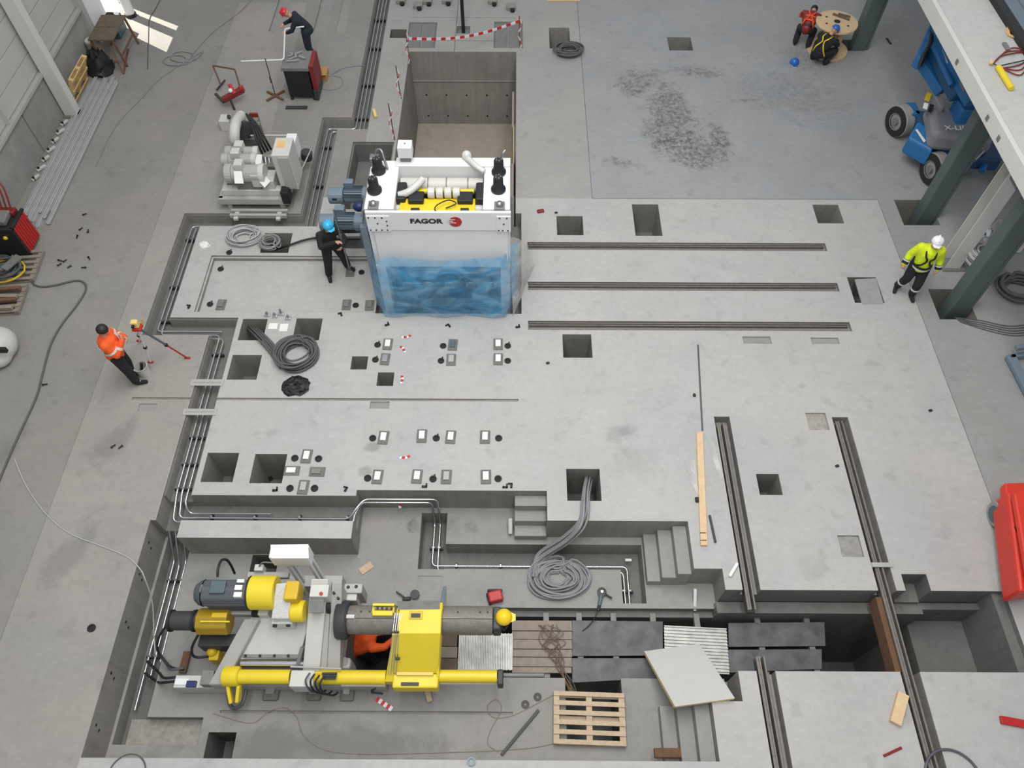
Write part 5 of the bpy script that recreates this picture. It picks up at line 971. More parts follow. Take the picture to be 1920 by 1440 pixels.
t = thing('bent_pipe', 'white bent pipe held above the trolley by the man in the red helmet', 'pipe', (-6.927, 18.418, 1.000)); MB().tube(bend([(-7.320, 18.392, 1.000), (-6.144, 18.316, 1.100), (-6.337, 19.671, 1.150), (-5.827, 19.777, 1.150)], .1), .02).build('pipe', 'white_paint', t, smooth=60)
t = thing('carton', 'small open cardboard box right of the work trolley', 'box', (-5.535, 19.349, 0.000))
a, b = (-5.643, 19.370, 0.220), (-5.300, 18.973, 0.220); MB().box(a[0], b[0], b[1], a[1], 0, .2).build('body', 'card', t, .01); MB().hexa([(a[0], b[1], .2), (b[0], b[1], .2), (b[0], b[1] - .12, .28), (a[0], b[1] - .12, .28)], .006).build('flap', 'card', t); MB().box(a[0] + .08, a[0] + .2, b[1] + .04, b[1] + .12, .2, .23).build('paper', 'paper', t)
# ------------------------------------------------------------------ blue boom lift
bl = thing('boom_lift', 'blue articulated boom lift with grey turret hood half under the mezzanine', 'lift', (11, 16.3, 0))
def Bq(name, mb, m, parent=bl, bev=0., sm=None): return mb.build(name, m, parent, bev, sm)
def wheel(c, ax, r=.40, wd=.30):
    c = Vector(c); ax = Vector(ax).normalized(); w_ = Bq('wheel', MB().lathe(c - ax * wd / 2, ax, [(0, r * .5), (0, r * .9), (.04, r), (wd - .04, r), (wd, r * .9), (wd, r * .5)], 28), 'tyre_grey', sm=40)
    Bq('tyre_wall', MB().lathe(c - ax * (wd / 2 + .012), ax, [(0, r * .55), (0, r * .93), (.03, r * .96), (.03, r * .5)], 28), 'black_rubber', w_, sm=40); Bq('rim', MB().lathe(c - ax * (wd / 2 - .03), ax, [(0, .001), (0, r * .58), (.06, r * .58)], 24), 'tyre_grey', w_, sm=40); Bq('hub', MB().lathe(c - ax * (wd / 2 + .04), ax, [(0, .001), (0, .09), (.1, .1)], 16), 'steel_dull', w_, sm=40)
ax = (.93, .30, 0)
wheel((10.025, 16.804, 0.400), ax); wheel((10.374, 14.943, 0.400), (.93, .2, 0)); wheel((12.6, 15.2, .4), ax); wheel((12.4, 17.6, .4), ax)
Bq('chassis', MB().hexa([(10.202, 16.791, 0.750), (12.016, 16.584, 0.750), (11.808, 14.845, 0.750), (10.382, 15.033, 0.750)], .35), 'lift_blue_dark', bev=.04)
Bq('axle_arm', MB().beam((10.082, 16.714, 0.500), (10.767, 16.715, 0.600), .22, .22), 'lift_blue_dark', bev=.03); Bq('knuckle', MB().tb((10.090, 17.121, 0.750), (10.384, 16.575, 0.750), .35), 'lift_blue', bev=.05)
bx_ = Bq('blue_cover', MB().hexa([(10.040, 16.073, 0.950), (10.353, 15.580, 0.950), (10.155, 15.088, 0.800), (9.719, 15.606, 0.800)], .45), 'lift_blue', bev=.05); Bq('lettering_strip', MB().hexa([(9.899, 15.785, 0.900), (9.958, 15.806, 0.900), (10.069, 15.411, 0.860), (9.999, 15.350, 0.860)], .003), 'paper', bx_)
hd = Bq('turret_hood', MB().hexa([(10.176, 16.117, 1.350), (11.387, 15.957, 1.350), (11.431, 14.964, 1.250), (10.032, 15.192, 1.250)], .5), 'lift_grey', bev=.12)
Bq('hood_skirt', MB().hexa([(10.275, 16.450, 1.000), (11.699, 16.036, 1.000), (11.522, 15.067, 0.950), (10.123, 15.337, 0.950)], .2), 'lift_grey', hd, .08)
tx = text('X-LIFT', .2, (10.534, 15.198, 1.400), (math.radians(6), 0, -.03), 'white_paint', hd, .004, 1.15)
Bq('turret_nose', MB().tb((10.288, 16.585, 1.500), (10.419, 15.870, 1.500), 1.0), 'lift_grey', bev=.1); Bq('yellow_label', MB().hexa([(10.201, 16.570, 1.420), (10.245, 16.428, 1.460), (10.143, 16.215, 1.400), (10.068, 16.327, 1.380)], .01), 'yellow_deep'); Bq('white_label', MB().hexa([(10.099, 16.312, 1.300), (10.140, 16.187, 1.360), (10.049, 15.984, 1.340), (10.015, 16.129, 1.280)], .01), 'paper'); Bq('control_panel', MB().hexa([(10.162, 16.159, 1.380), (10.230, 16.069, 1.400), (10.090, 15.820, 1.370), (10.039, 15.895, 1.360)], .02), 'black')
Bq('counterweight', MB().tb((10.598, 16.048, 1.700), (10.995, 15.477, 1.700), .9), 'lift_blue', bev=.06); Bq('slot', MB().tb((10.649, 15.786, 1.710), (11.053, 15.666, 1.710), 1.66), 'black')
Bq('lower_boom', MB().beam((10.420, 16.314, 1.600), (10.005, 17.169, 1.900), .26, .26), 'lift_blue', bev=.03); Bq('mid_boom', MB().beam((10.528, 15.823, 1.800), (10.165, 17.325, 2.200), .28, .3), 'lift_blue_dark', bev=.03); Bq('upper_boom', MB().beam((10.661, 15.382, 2.000), (10.135, 17.424, 2.500), .3, .34), 'lift_blue', bev=.03); Bq('boom_tube', MB().cyl((10.299, 15.918, 2.050), (10.109, 17.120, 2.300), .07), 'lift_blue', sm=40)
Bq('boom_head', MB().prism([(-.0, 0), (.55, -.1), (.2, 1.0), (-.1, .7)], 'y', (10.048, 17.415, 2.200)[1] - .15, (10.048, 17.415, 2.200)[1] + .15), 'lift_blue') if False else Bq('boom_head', MB().hexa([(9.760, 17.035, 2.100), (10.237, 17.930, 2.500), (10.255, 17.561, 2.500), (9.838, 16.860, 2.100)], .3), 'lift_blue', bev=.03)
Bq('hose_track', MB().tube(smoothpath([(9.799, 16.751, 2.000), (9.851, 16.880, 2.200), (9.978, 17.093, 2.400), (10.049, 17.386, 2.550)]), .05), 'black', sm=60); Bq('lettering_strip', MB().hexa([(10.156, 16.960, 1.950), (10.212, 16.989, 1.960), (10.283, 16.479, 1.780), (10.220, 16.472, 1.770)], .003), 'paper'); Bq('lettering_strip', MB().hexa([(10.130, 16.877, 2.480), (10.163, 16.899, 2.480), (10.232, 16.394, 2.320), (10.195, 16.394, 2.320)], .003), 'paper')
Bq('green_valve', MB().ball((10.362, 14.784, 0.600), .07), 'gear_green'); Bq('cylinder', MB().cyl((11.052, 14.780, 0.800), (11.447, 15.149, 0.900), .06), 'steel', sm=40); Bq('cylinder', MB().cyl((11.388, 14.752, 0.500), (11.794, 15.323, 0.600), .08), 'lift_blue', sm=40)
# ------------------------------------------------------------------ red scissor lift at the right edge
t = thing('scissor_lift', 'bright red scissor lift cut off by the right edge of the picture', 'lift', (9.6, 4.9, 0))
MB().hexa([(8.752, 6.005, 0.750), (9.759, 6.115, 0.750), (9.219, 4.311, 0.750), (8.307, 4.172, 0.750)], .55).build('chassis', 'orange_red', t, .05); MB().hexa([(8.714, 5.887, 0.950), (9.621, 6.067, 0.950), (9.123, 4.375, 0.950), (8.359, 4.192, 0.950)], .12).build('platform', 'orange_red', t, .04); MB().hexa([(8.806, 6.187, 0.700), (9.833, 6.225, 0.700), (9.737, 5.982, 0.700), (8.732, 5.925, 0.700)], .2).build('rear_step', 'orange_red', t, .03)
c = (8.748, 5.779, 0.250)
for y, x in ((c[1], c[0]), (c[1] - 1.2, c[0] + .02)):
    k = MB().lathe((x - .03, y, .24), (1, 0, 0), [(0, .12), (0, .22), (.03, .24), (.2, .24), (.22, .22), (.22, .12)], 24).build('wheel', 'tyre_grey', t, smooth=40); MB().lathe((x - .04, y, .24), (1, 0, 0), [(0, .001), (0, .16), (.06, .17)], 20).build('rim', 'gear_green', k, smooth=40)
MB().tb((8.631, 5.321, 0.760), (8.647, 5.213, 0.760), .74).build('latch', 'black', t)
# ------------------------------------------------------------------ cable reel
t = thing('cable_reel', 'large wooden cable reel lying by the dark green column at the top right', 'reel', (9.464, 20.812, 0.000))
c = Vector((9.091, 20.571, 0.850)) - Vector((0, 0, .85)); r = .58
fl_ = MB().cyl(c + Vector((0, 0, .82)), c + Vector((0, 0, .88)), r, 36).build('upper_flange', 'wood_pale', t, .008); MB().cyl(c, c + Vector((0, 0, .06)), r, 36).build('lower_flange', 'wood_pale', t, .008); MB().cyl(c + Vector((0, 0, .06)), c + Vector((0, 0, .82)), .32, 24).build('drum', 'wood', t)
for a in range(6): MB().cyl(c + Vector((.34 * math.cos(a * 1.05 + .3), .34 * math.sin(a * 1.05 + .3), .875)), c + Vector((.34 * math.cos(a * 1.05 + .3), .34 * math.sin(a * 1.05 + .3), .886)), .035, 10).build('bolt_hole', 'black', fl_)
MB().cyl(c + Vector((0, 0, .875)), c + Vector((0, 0, .887)), .09, 14).build('spindle_hole', 'black', fl_)
for k in range(2): MB().beam(c + Vector((-.05 + .15 * k, .35, .9)), c + Vector((.35 + .06 * k, .05 + .15 * k, .9)), .06, .04).build('offcut', 'wood_dark', t)
t = thing('helmet', 'blue safety helmet lying alone on the floor left of the squatting man', 'helmet', (8.001, 19.932, 0.000)); p = Vector((8.016, 19.932, 0.000))
MB().lathe(p, (0, 0, 1), [(0, .13), (.02, .135), (.07, .125), (.12, .09), (.15, .04), (.155, .001)], 20).build('shell', 'helmet_blue', t, smooth=50); MB().hexa([p + Vector((-.09, -.1, .03)), p + Vector((.09, -.1, .03)), p + Vector((.05, -.18, .02)), p + Vector((-.05, -.18, .02))], .012).build('peak', 'helmet_blue', t)
t = thing('helmet', 'yellow safety helmet resting on the dark nose of the mandrel', 'helmet', (-0.143, 3.786, 0.600)); p = Vector((-0.152, 3.760, 0.570))
MB().lathe(p, (0, 0, 1), [(0, .135), (.02, .14), (.07, .13), (.12, .095), (.15, .04), (.155, .001)], 20).build('shell', 'helmet_yellow', t, smooth=50); MB().hexa([p + Vector((.09, -.09, .03)), p + Vector((.09, .09, .03)), p + Vector((.19, .05, .02)), p + Vector((.19, -.05, .02))], .012).build('peak', 'helmet_yellow', t); MB().tube([p + Vector((-.05, -.14, 0)), p + Vector((0, -.2, -.03)), p + Vector((.06, -.14, 0))], .012).build('chin_strap', 'black', t)
# ------------------------------------------------------------------ compressor and pallets on the left edge
t = thing('compressor', 'black machine cabinet with a ribbed bright red side at the left edge', 'compressor', (-11.603, 12.437, 0.000))
x1, y0, y1 = -11.2, 12.22, 12.88
MB().box(x1 - .95, x1 - .03, y0, y1, .06, .84).build('cabinet', 'black', t, .02); MB().box(x1 - .95, x1 + .01, y0 - .02, y0 + .05, .06, .9).build('corner_post', 'black', t, .01); MB().box(x1 - .06, x1 + .01, y0, y1 + .02, .84, .9).build('top_rail', 'black', t, .01)
for k in range(7):
    yk = y0 + .06 + .083 * k
    MB().box(x1 - .04, x1 + .012, yk, yk + .07, .1, .84).build('red_louvre', 'red', t, .012)
MB().box(x1 - .85, x1 - .2, y0 + .15, y1 - .12, .84, .98).build('engine_top', 'steel_dull', t, .03); MB().ball((x1 - .25, y0 - .03, .66), .05).build('amber_lamp', 'yellow_deep', t, smooth=60); MB().box(x1 - .5, x1 - .12, y1 - .2, y1, .84, .95).build('red_filter', 'red_dark', t, .02)
for k in range(3): MB().tube(smoothpath([(x1 - .2 - .1 * k, y1 - .1, .9), (x1 - .22 - .1 * k, y1 + .15, 1.4), (x1 - .5 - .1 * k, y1 + .35, 1.55 - .1 * k), (x1 - .85, y1 + .3, 1.3)]), .02).build('red_hose', 'red_dark', t, smooth=60)
t = pallet('wooden_pallet', 'worn pallet under coiled straps at the left edge, behind the smaller one', Matrix.Translation(Vector((-11.712, 11.835, 0.000)) + Vector((.16, .02, 0))) @ Matrix.Rotation(.08, 4, 'Z'), 'wood_old', 6, 1.3, .9)
t = pallet('wooden_pallet', 'worn pallet with timber offcuts at the left edge, nearer the white sack', Matrix.Translation(Vector((-11.493, 10.852, 0.000)) + Vector((.0, 0, 0))) @ Matrix.Rotation(.1, 4, 'Z'), 'wood_old', 6, 1.2, .8)
p = Vector((-11.461, 11.685, 0.130))
t = thing('strap_pile', 'heap of green-grey straps and hose piled on the worn pallet at the left edge', 'straps', p)
for k in range(7):
    r = .2 + .05 * (k % 4); MB().tube([p + Vector((-.15 + .12 * math.cos(k * 2.1) + r * math.cos(u * .42) * 1.3, .1 * math.sin(k * 1.7) + r * math.sin(u * .42), .03 + .025 * k + .01 * math.sin(u))) for u in range(15)], .022, 6, True).build('strap', ('gear_green', 'cable_dark', 'gear_green', 'yellow_deep', 'dark_steel')[k % 5], t, smooth=60)
MB().beam(p + Vector((.05, -.15, .22)), p + Vector((.25, .25, .22)), .2, .03).build('flat_plate', 'steel_dull', t)
p = Vector((-11.237, 10.774, 0.130))
for k in range(4):
    t = thing('timber_offcut', 'red-brown timber offcut on the worn pallet, %s' % ('lowest of four', 'second of four', 'third of four', 'topmost of four')[k], 'timber', p + Vector((-.05, -.25 + .16 * k, 0)), 'timber offcuts on the worn pallet')
    MB().beam(p + Vector((-.4, -.25 + .17 * k, .05 + .01 * k)), p + Vector((.28, -.2 + .15 * k + .08 * (k % 2), .05 + .01 * k)), .09, .08).build('piece', 'rust' if k % 2 else 'wood_old', t, .006)
sk = MB(); sk.ball(Vector((-10.707, 9.449, 0.300)) + Vector((-.1, 0, 0)), .4, 16, 10, (1, 1.1, .85)); sk.ball(Vector((-10.652, 9.247, 0.200)) + Vector((-.1, 0, 0)), .28, 14, 8, (1, 1, .8))
t = thing('white_sack', 'full white sack at the left edge below the worn pallets', 'sack', (-10.918, 9.503, 0.000)); sk.build('sack', 'sheet_white', t, rem=.03); MB().tb((-10.535, 9.183, 0.620), (-10.331, 9.104, 0.620), .5).build('dark_mark', 'black', t, .01)

# ------------------------------------------------------------------ coils of cable
def coil(name, label, c, rx, ry, n, r, m, seed, feed=None, h=.16, group=None, cat='cable', fm=.55):
    rd = random.Random(seed); c = Vector(c); pts = []; ph = rd.random() * 6
    for k in range(n):
        f = rd.uniform(fm, 1.0); ox, oy = rd.uniform(-.07, .07) * rx, rd.uniform(-.07, .07) * ry; tl = rd.uniform(-.05, .05); z0 = r + h * rd.random()
        for i in range(18):
            a = ph + 6.28318 * i / 18; g = f + .03 * math.sin(3 * a + k)
            pts.append(c + Vector((ox + rx * g * math.cos(a), oy + ry * g * math.sin(a), max(r, z0 + tl * math.sin(a)))))
    t = tag(MB().tube(smoothpath(pts, 2), r, 6).build(name, m, None, smooth=70, org=c), label, cat, group)
    if feed:
        for i in range(feed[1]):
            d_ = Vector((rd.uniform(-1, 1), rd.uniform(-1, 1), 0)) * feed[2]
            MB().tube(smoothpath([Vector(p) + d_ * (1 if j < len(feed[0]) - 1 else .5) + Vector((0, 0, r + i % 3 * r)) for j, p in enumerate(feed[0])]), r, 6).build('cable_tail', m, t, smooth=70, org=None)
    return t
coil('cable_coil', 'grey cable coil lying beside a pocket at the upper left of the foundation', (-6.396, 12.862, 0.000), .43, .34, 14, .014, 'cable_light', 1, fm=.35)
coil('cable_coil', 'tangle of darker cable half over the pocket next to the upper grey coil', (-5.736, 12.640, 0.000), .24, .2, 8, .014, 'cable_grey', 2)
coil('cable_coil', 'large dark grey cable coil in the middle left with a tail from the pocket', (-4.596, 9.425, 0.000), .46, .44, 16, .02, 'cable_dark', 3, ([(-5.911, 10.535, -0.400), (-5.473, 9.973, 0.020), (-5.128, 9.590, 0.020), (-4.840, 9.107, 0.020)], 7, .09))
coil('cable_coil', 'large light grey cable coil in the pit fed from the pocket above', (0.827, 4.879, -0.780), .60, .42, 22, .02, 'cable_grey', 4, ([(1.484, 6.974, -0.600), (1.326, 6.264, 0.020), (1.239, 5.689, 0.030), (0.958, 5.471, -0.300), (0.474, 5.287, -0.740), (0.369, 4.926, -0.720)], 10, .08), .12, fm=.3)
coil('cable_coil', 'grey hose coil with a green tag at the top, below a square pocket', (1.535, 20.342, 0.000), .46, .33, 12, .022, 'cable_dark', 5)
coil('cable_coil', 'pale hose coil standing against the off-white column on the right', (10.472, 11.953, 0.250), .34, .45, 14, .022, 'cable_light', 6, None, .4, fm=.5)
coil('cable_coil', 'dark hose coil on the floor behind the nearest green column', (11.264, 11.333, 0.000), .55, .45, 10, .035, 'cable_dark', 7)
coil('hose_coil', 'black hose coil lying inside the pocket left of the cross of pads', (-5.126, 7.257, -1.080), .24, .24, 10, .03, 'black', 8, None, .1, None, 'hose')
coil('cable_coil', 'dark cables at the bottom of the pocket by the left trench', (-6.088, 7.250, -0.980), .2, .2, 5, .016, 'cable_dark', 9, None, .2)
coil('cable_coil', 'dark cables inside the pocket with the cable coil tail', (-5.923, 10.788, -0.780), .2, .2, 6, .018, 'cable_dark', 10, None, .25)
def hose(name, label, pts, r, m, cat='hose', k=6):
    p0 = Vector(pts[len(pts) // 2]); return tag(MB().tube(smoothpath([(p[0], p[1], p[2] + r) for p in pts], k), r, 6).build(name, m, None, smooth=70, org=p0), label, cat)
hose('hose', 'brown hose snaking over the left floor from the worn pallets', [(-11.018, 11.611, 0.000), (-10.865, 11.387, 0.000), (-10.644, 11.309, 0.000), (-10.360, 11.358, 0.000), (-9.980, 11.488, 0.000), (-9.747, 11.441, 0.000), (-9.635, 11.204, 0.000), (-9.691, 10.785, 0.000), (-9.849, 10.199, 0.000), (-9.891, 9.649, 0.000), (-9.796, 8.891, 0.000), (-9.728, 8.325, 0.000), (-9.762, 7.245, 0.000), (-9.761, 6.214, 0.000)], .022, 'cable_dark')
hose('cable', 'pale cord crossing the left floor and dropping into the pit', [(-9.644, 6.928, 0.000), (-9.211, 6.361, 0.000), (-8.669, 5.818, 0.000), (-8.092, 5.422, 0.000), (-7.434, 5.180, 0.000), (-6.915, 4.982, 0.000), (-6.625, 4.766, 0.000), (-6.505, 4.600, -0.050), (-6.473, 4.317, -0.500), (-6.479, 3.863, -0.900), (-6.396, 3.515, -1.000)], .011, 'cable_light', 'cable')
rr = []
for i in range(22): a = i * .62; rr.append(LP((-9.865, 19.836, 0.000), (-9.539, 20.203, 0.000), i / 21)); rr[-1] = (rr[-1][0] + .38 * math.cos(a), rr[-1][1] + .3 * math.sin(a), .01 * (i % 3))
hose('cable', 'grey cable with loose loops on the floor at the upper left', [(-8.172, 23.399, 0.000), (-8.509, 22.435, 0.000), (-9.064, 21.400, 0.000), (-9.376, 20.363, 0.000)] + rr + [(-10.048, 19.074, 0.000), (-10.302, 18.245, 0.000), (-10.687, 16.911, 0.000), (-10.709, 15.383, 0.000)], .014, 'cable_grey', 'cable', 4)
hose('cable', 'thin dark cord hanging down to the floor near the sunlit patch', [(-11.113, 23.292, 0.000), (-11.129, 22.539, 0.000), (-11.150, 22.014, 0.000), (-10.862, 20.839, 0.000), (-10.518, 19.525, 0.000)], .012, 'cable_dark', 'cable')
hose('cable', 'thin beige cord lying along the front of the pit floor', [(-5.068, 2.520, -0.780), (-4.407, 2.373, -0.780), (-4.127, 2.559, -0.780), (-3.864, 2.611, -0.780), (-3.651, 2.469, -0.780), (-3.479, 2.180, -0.780), (-3.094, 1.972, -0.780), (-2.470, 1.912, -0.780), (-1.417, 1.933, -0.780), (-0.364, 1.971, -0.780), (0.341, 2.023, -0.780), (0.872, 2.107, -0.780), (1.846, 2.112, -0.780)], .007, 'wood_old', 'cable')
hose('cable', 'thin beige cord looping beside the long dark bar in the pit', [(0.808, 2.911, -0.780), (0.439, 2.720, -0.780), (-0.015, 2.514, -0.780), (-0.330, 2.487, -0.780), (-0.433, 2.655, -0.780), (-0.289, 2.767, -0.780), (-0.196, 2.614, -0.780), (-0.370, 2.279, -0.780), (-0.410, 2.075, -0.780), (-0.231, 1.956, -0.780)], .007, 'wood_old', 'cable')
for k in range(5): hose('cable', 'grey cable fanning out at the foot of the nearest green column, %s' % ('outermost', 'second outermost', 'middle one', 'second innermost', 'innermost')[k], [LP((9.635, 10.541, 0.000), (9.714, 10.423, 0.000), k / 4), LP((10.189, 10.455, 0.000), (10.214, 10.190, 0.000), k / 4), LP((10.718, 10.310, 0.000), (10.739, 10.048, 0.000), k / 4), LP((11.262, 10.372, 0.000), (11.162, 10.108, 0.000), k / 4)], .012, 'cable_dark', 'cable')
hose('hose', 'black hose from the cable tangle towards the worker with the bar', [(-5.704, 12.662, -0.200), (-5.321, 12.589, 0.020), (-4.962, 12.734, 0.050), (-4.601, 12.840, 0.050), (-4.159, 13.097, -0.100)], .025, 'black')
hose('hose', 'blue-grey hose across the floor from the carton to the trench', [(-5.225, 19.300, 0.000), (-4.916, 19.606, 0.000), (-4.516, 19.710, 0.000), (-4.332, 19.711, 0.000)], .01, 'motor_blue'); hose('cable', 'thin pale ring of cord on the floor below the carton', arc((-5.185, 18.902, 0.000), .33, 0, 6.2, 22), .008, 'motor_blue', 'cable', 2)
hose('hose', 'grey hose ring at the lower right corner beside the crossing rail', arc((6.734, 1.498, 0.000), .42, 0, 6.28, 26), .022, 'motor_grey', 'hose', 2); hose('hose', 'dark hose ring at the bottom left edge of the pit', arc((-5.910, 1.502, 0.000), .28, 0, 6.28, 22), .012, 'cable_dark', 'hose', 2)
t = thing('wire_bundle', 'rusty wires trailing over the wooden boards into the pallet pit', 'wires', (0.784, 3.647, -0.820))
rd = random.Random(9)
for k in range(9):
    u = [rd.random() for _ in range(8)]
    MB().tube(smoothpath([LP((0.439, 4.044, -0.800), (1.055, 4.066, -0.800), u[0]), LP((0.454, 3.815, -0.760), (1.008, 3.902, -0.760), u[1]), LP((0.490, 3.668, -0.800), (0.985, 3.735, -0.800), u[2]), LP((0.600, 3.516, -0.780), (0.882, 3.517, -0.780), u[3]), LP((0.747, 3.340, -0.800), (0.915, 3.341, -0.800), u[4]), LP((0.871, 3.126, -0.800), (1.018, 3.092, -0.800), u[5]), LP((0.931, 2.882, -0.720), (1.095, 2.866, -0.720), u[6])]), .0065, 6).build('wire', 'wood_dark' if k % 3 else 'rust', t, smooth=70)
# ------------------------------------------------------------------ timber, bars and sheets on the foundation
t = thing('timber_plank', 'long pale timber plank lying beside the ending rail', 'plank', (3.539, 6.397, 0.000)); MB().hexa([(3.593, 7.590, 0.050), (3.719, 7.591, 0.050), (3.489, 5.240, 0.050), (3.364, 5.239, 0.050)], .05).build('plank', 'wood_pale', t, .005)
for p, q in (((3.377, 5.483, 0.053), (3.490, 5.463, 0.053)), ((3.367, 5.339, 0.053), (3.480, 5.320, 0.053))): MB().tb(p, q, .05).build('stamp_mark', 'wood_dark', t)
def piece(name, label, cat, p, q, wd, ht, m, bev=.006): t = thing(name, label, cat, p); MB().beam((p[0], p[1], p[2] + ht / 2), (q[0], q[1], q[2] + ht / 2), wd, ht).build('piece', m, t, bev); return t
piece('metal_strip', 'thin grey metal strip lying above the long timber plank', 'strip', (3.916, 9.781, 0.000), (3.726, 7.644, 0.000), .035, .015, 'motor_grey'); piece('steel_bar', 'short dark bar beside the lower end of the timber plank', 'bar', (3.611, 5.832, 0.000), (3.643, 5.301, 0.000), .04, .04, 'dark_steel')
piece('white_tube', 'short white tube at the corner of the box pit near the ending rail', 'tube', (3.976, 4.912, 0.000), (3.796, 4.667, 0.000), .06, .06, 'white_paint', .02); piece('white_tube', 'slim white post standing up at the long pit edge in the box pit', 'tube', (3.313, 4.649, -0.600), (3.323, 4.342, -0.900), .06, .06, 'white_paint', .02)
piece('timber_block', 'pale timber block with a dark end left of the crossing rail', 'timber', (6.290, 2.728, 0.000), (6.037, 2.279, 0.000), .17, .09, 'wood_pale'); piece('metal_strip', 'small rusty strip left of the crossing rail near the bottom', 'strip', (5.746, 1.818, 0.000), (6.061, 1.940, 0.000), .04, .02, 'red_dark'); piece('red_bar', 'dark red bar on the floor at the lower right edge', 'bar', (7.733, 2.351, 0.000), (8.413, 2.229, 0.000), .12, .06, 'red')
piece('steel_bar', 'long dark bar lying slanted on the pit floor left of the pallet', 'bar', (0.437, 2.601, -0.780), (-0.187, 1.908, -0.780), .05, .04, 'dark_steel'); piece('timber_board', 'pale board at the very top edge right of the anchor blocks', 'board', (0.939, 23.264, 0.000), (1.990, 23.270, 0.000), .3, .04, 'wood_pale'); piece('brick_timber', 'reddish timber block at the foot of the front stair', 'timber', (2.277, 1.906, -0.500), (2.733, 1.909, -0.500), .14, .1, 'rust')
piece('timber_scrap', 'brown timber scrap sticking out under the yellow hood', 'timber', (-1.499, 2.968, -0.700), (-1.400, 2.711, -0.700), .09, .04, 'wood'); piece('timber_scrap', 'faded board scrap on the pit floor behind the oil tank', 'timber', (-2.866, 5.002, -0.780), (-2.663, 5.159, -0.780), .14, .02, 'wood'); piece('foam_strip', 'pale yellow foam strip standing beside the short pit stair', 'strip', (-0.065, 6.003, -0.600), (-0.063, 5.761, -0.780), .08, .12, 'sheet_white', .02)
piece('glass_strip', 'pale greenish strip leaning behind the hood', 'strip', (-1.265, 4.708, -0.700), (-1.277, 4.326, -0.500), .05, .02, 'motor_blue'); piece('white_strip', 'bright white strip at the bend of the pit pipes below the right stair', 'strip', (2.156, 5.381, -1.100), (2.280, 5.381, -1.100), .05, .04, 'paper')
piece('plastic_tube', 'small pale yellow tube on the floor right of the top trench', 'tube', (-3.854, 17.671, 0.000), (-3.762, 17.352, 0.000), .09, .09, 'foam_yellow', .03); piece('red_scrap', 'crumpled red scrap on the floor above the first square pocket right of the stand', 'scrap', (0.533, 13.779, 0.000), (0.702, 13.817, 0.000), .1, .05, 'red_dark', .02)
piece('stone_chip', 'dark lump on the floor left of the thin grey metal strip', 'chip', (3.642, 8.475, 0.000), (3.696, 8.475, 0.000), .07, .05, 'black', .015); piece('stone_chip', 'dark lump touching the left side of the timber plank', 'chip', (3.385, 6.143, 0.000), (3.455, 6.143, 0.000), .1, .05, 'black', .015); piece('stone_chip', 'dark splinter on the floor at the upper right beyond the cable reel', 'chip', (11.004, 21.175, 0.000), (11.049, 20.875, 0.000), .05, .03, 'black')
for i, p in enumerate(((0.960, 13.744, 0.000), (6.171, 6.863, 0.000), (0.665, 9.260, 0.000), (8.341, 8.129, 0.000))):
    piece('stone_chip', 'small dark chip on the foundation ' + ('above the first pocket right of the stand', 'left of the crossing rail', 'left of the pocket below the guide rails', 'near the right floor joint')[i], 'chip', p, (p[0] + .07, p[1] + .02, p[2]), .05, .03, 'black', .01)
piece('steel_channel', 'pale channel lying across the dark recess by the worker with the bar', 'bar', (-4.795, 12.888, 0.000), (-3.486, 12.930, 0.000), .1, .08, 'grey_paint'); piece('steel_channel', 'grey flat lying across the recess under the gear motors', 'bar', (-4.676, 13.278, 0.000), (-3.913, 13.318, 0.000), .3, .02, 'sheet_white')
def patch(name, label, pts, m, cat='sheet'): t = thing(name, label, cat, pts[0]); MB().hexa(pts, .004).build('sheet', m, t); return t
patch('plastic_sheet', 'thin whitish plastic strip right of the timber plank', [(3.766, 7.556, 0.006), (3.896, 7.436, 0.006), (3.987, 6.643, 0.006), (3.911, 6.541, 0.006)], 'film_clear'); patch('plastic_sheet', 'thin whitish plastic scrap left of the timber plank', [(3.280, 7.018, 0.006), (3.494, 6.996, 0.006), (3.465, 6.228, 0.006), (3.360, 6.504, 0.006)], 'film_clear')
t = thing('pocket_cover', 'grey stone-like lid half covering the pocket nearest the worker in yellow', 'lid', (7.968, 11.315, 0.000)); MB().hexa([(7.723, 11.653, 0.012), (8.216, 11.688, 0.012), (8.184, 10.933, 0.012), (7.707, 10.915, 0.012)], .05).build('lid', 'lid_grey', t, .01)
for i, (x0, y0) in enumerate(((-3.2, 20.65), (-2.78, 20.65), (-.63, 20.66), (-.2, 20.66))):
    t = thing('duct_lid', 'grey lid in the %s recess behind the deep pit, %s half' % ('left' if i < 2 else 'right', 'left' if i % 2 == 0 else 'right'), 'lid', (x0, y0, -.07), 'lids of the two recesses behind the deep pit'); MB().box(x0, x0 + .36, y0, y0 + 1.26, -.07, -.02).build('lid', 'steel_dull', t, .008)
t = thing('black_post', 'black square post standing in its recess behind the deep pit', 'post', (-1.558, 21.496, 0.000)); MB().box(-1.63, -1.53, 21.5, 21.6, -.1, 1.9).build('shaft', 'black', t, .01); MB().box(-1.76, -1.4, 21.38, 21.73, -.12, -.08).build('foot_plate', 'steel_dull', t)
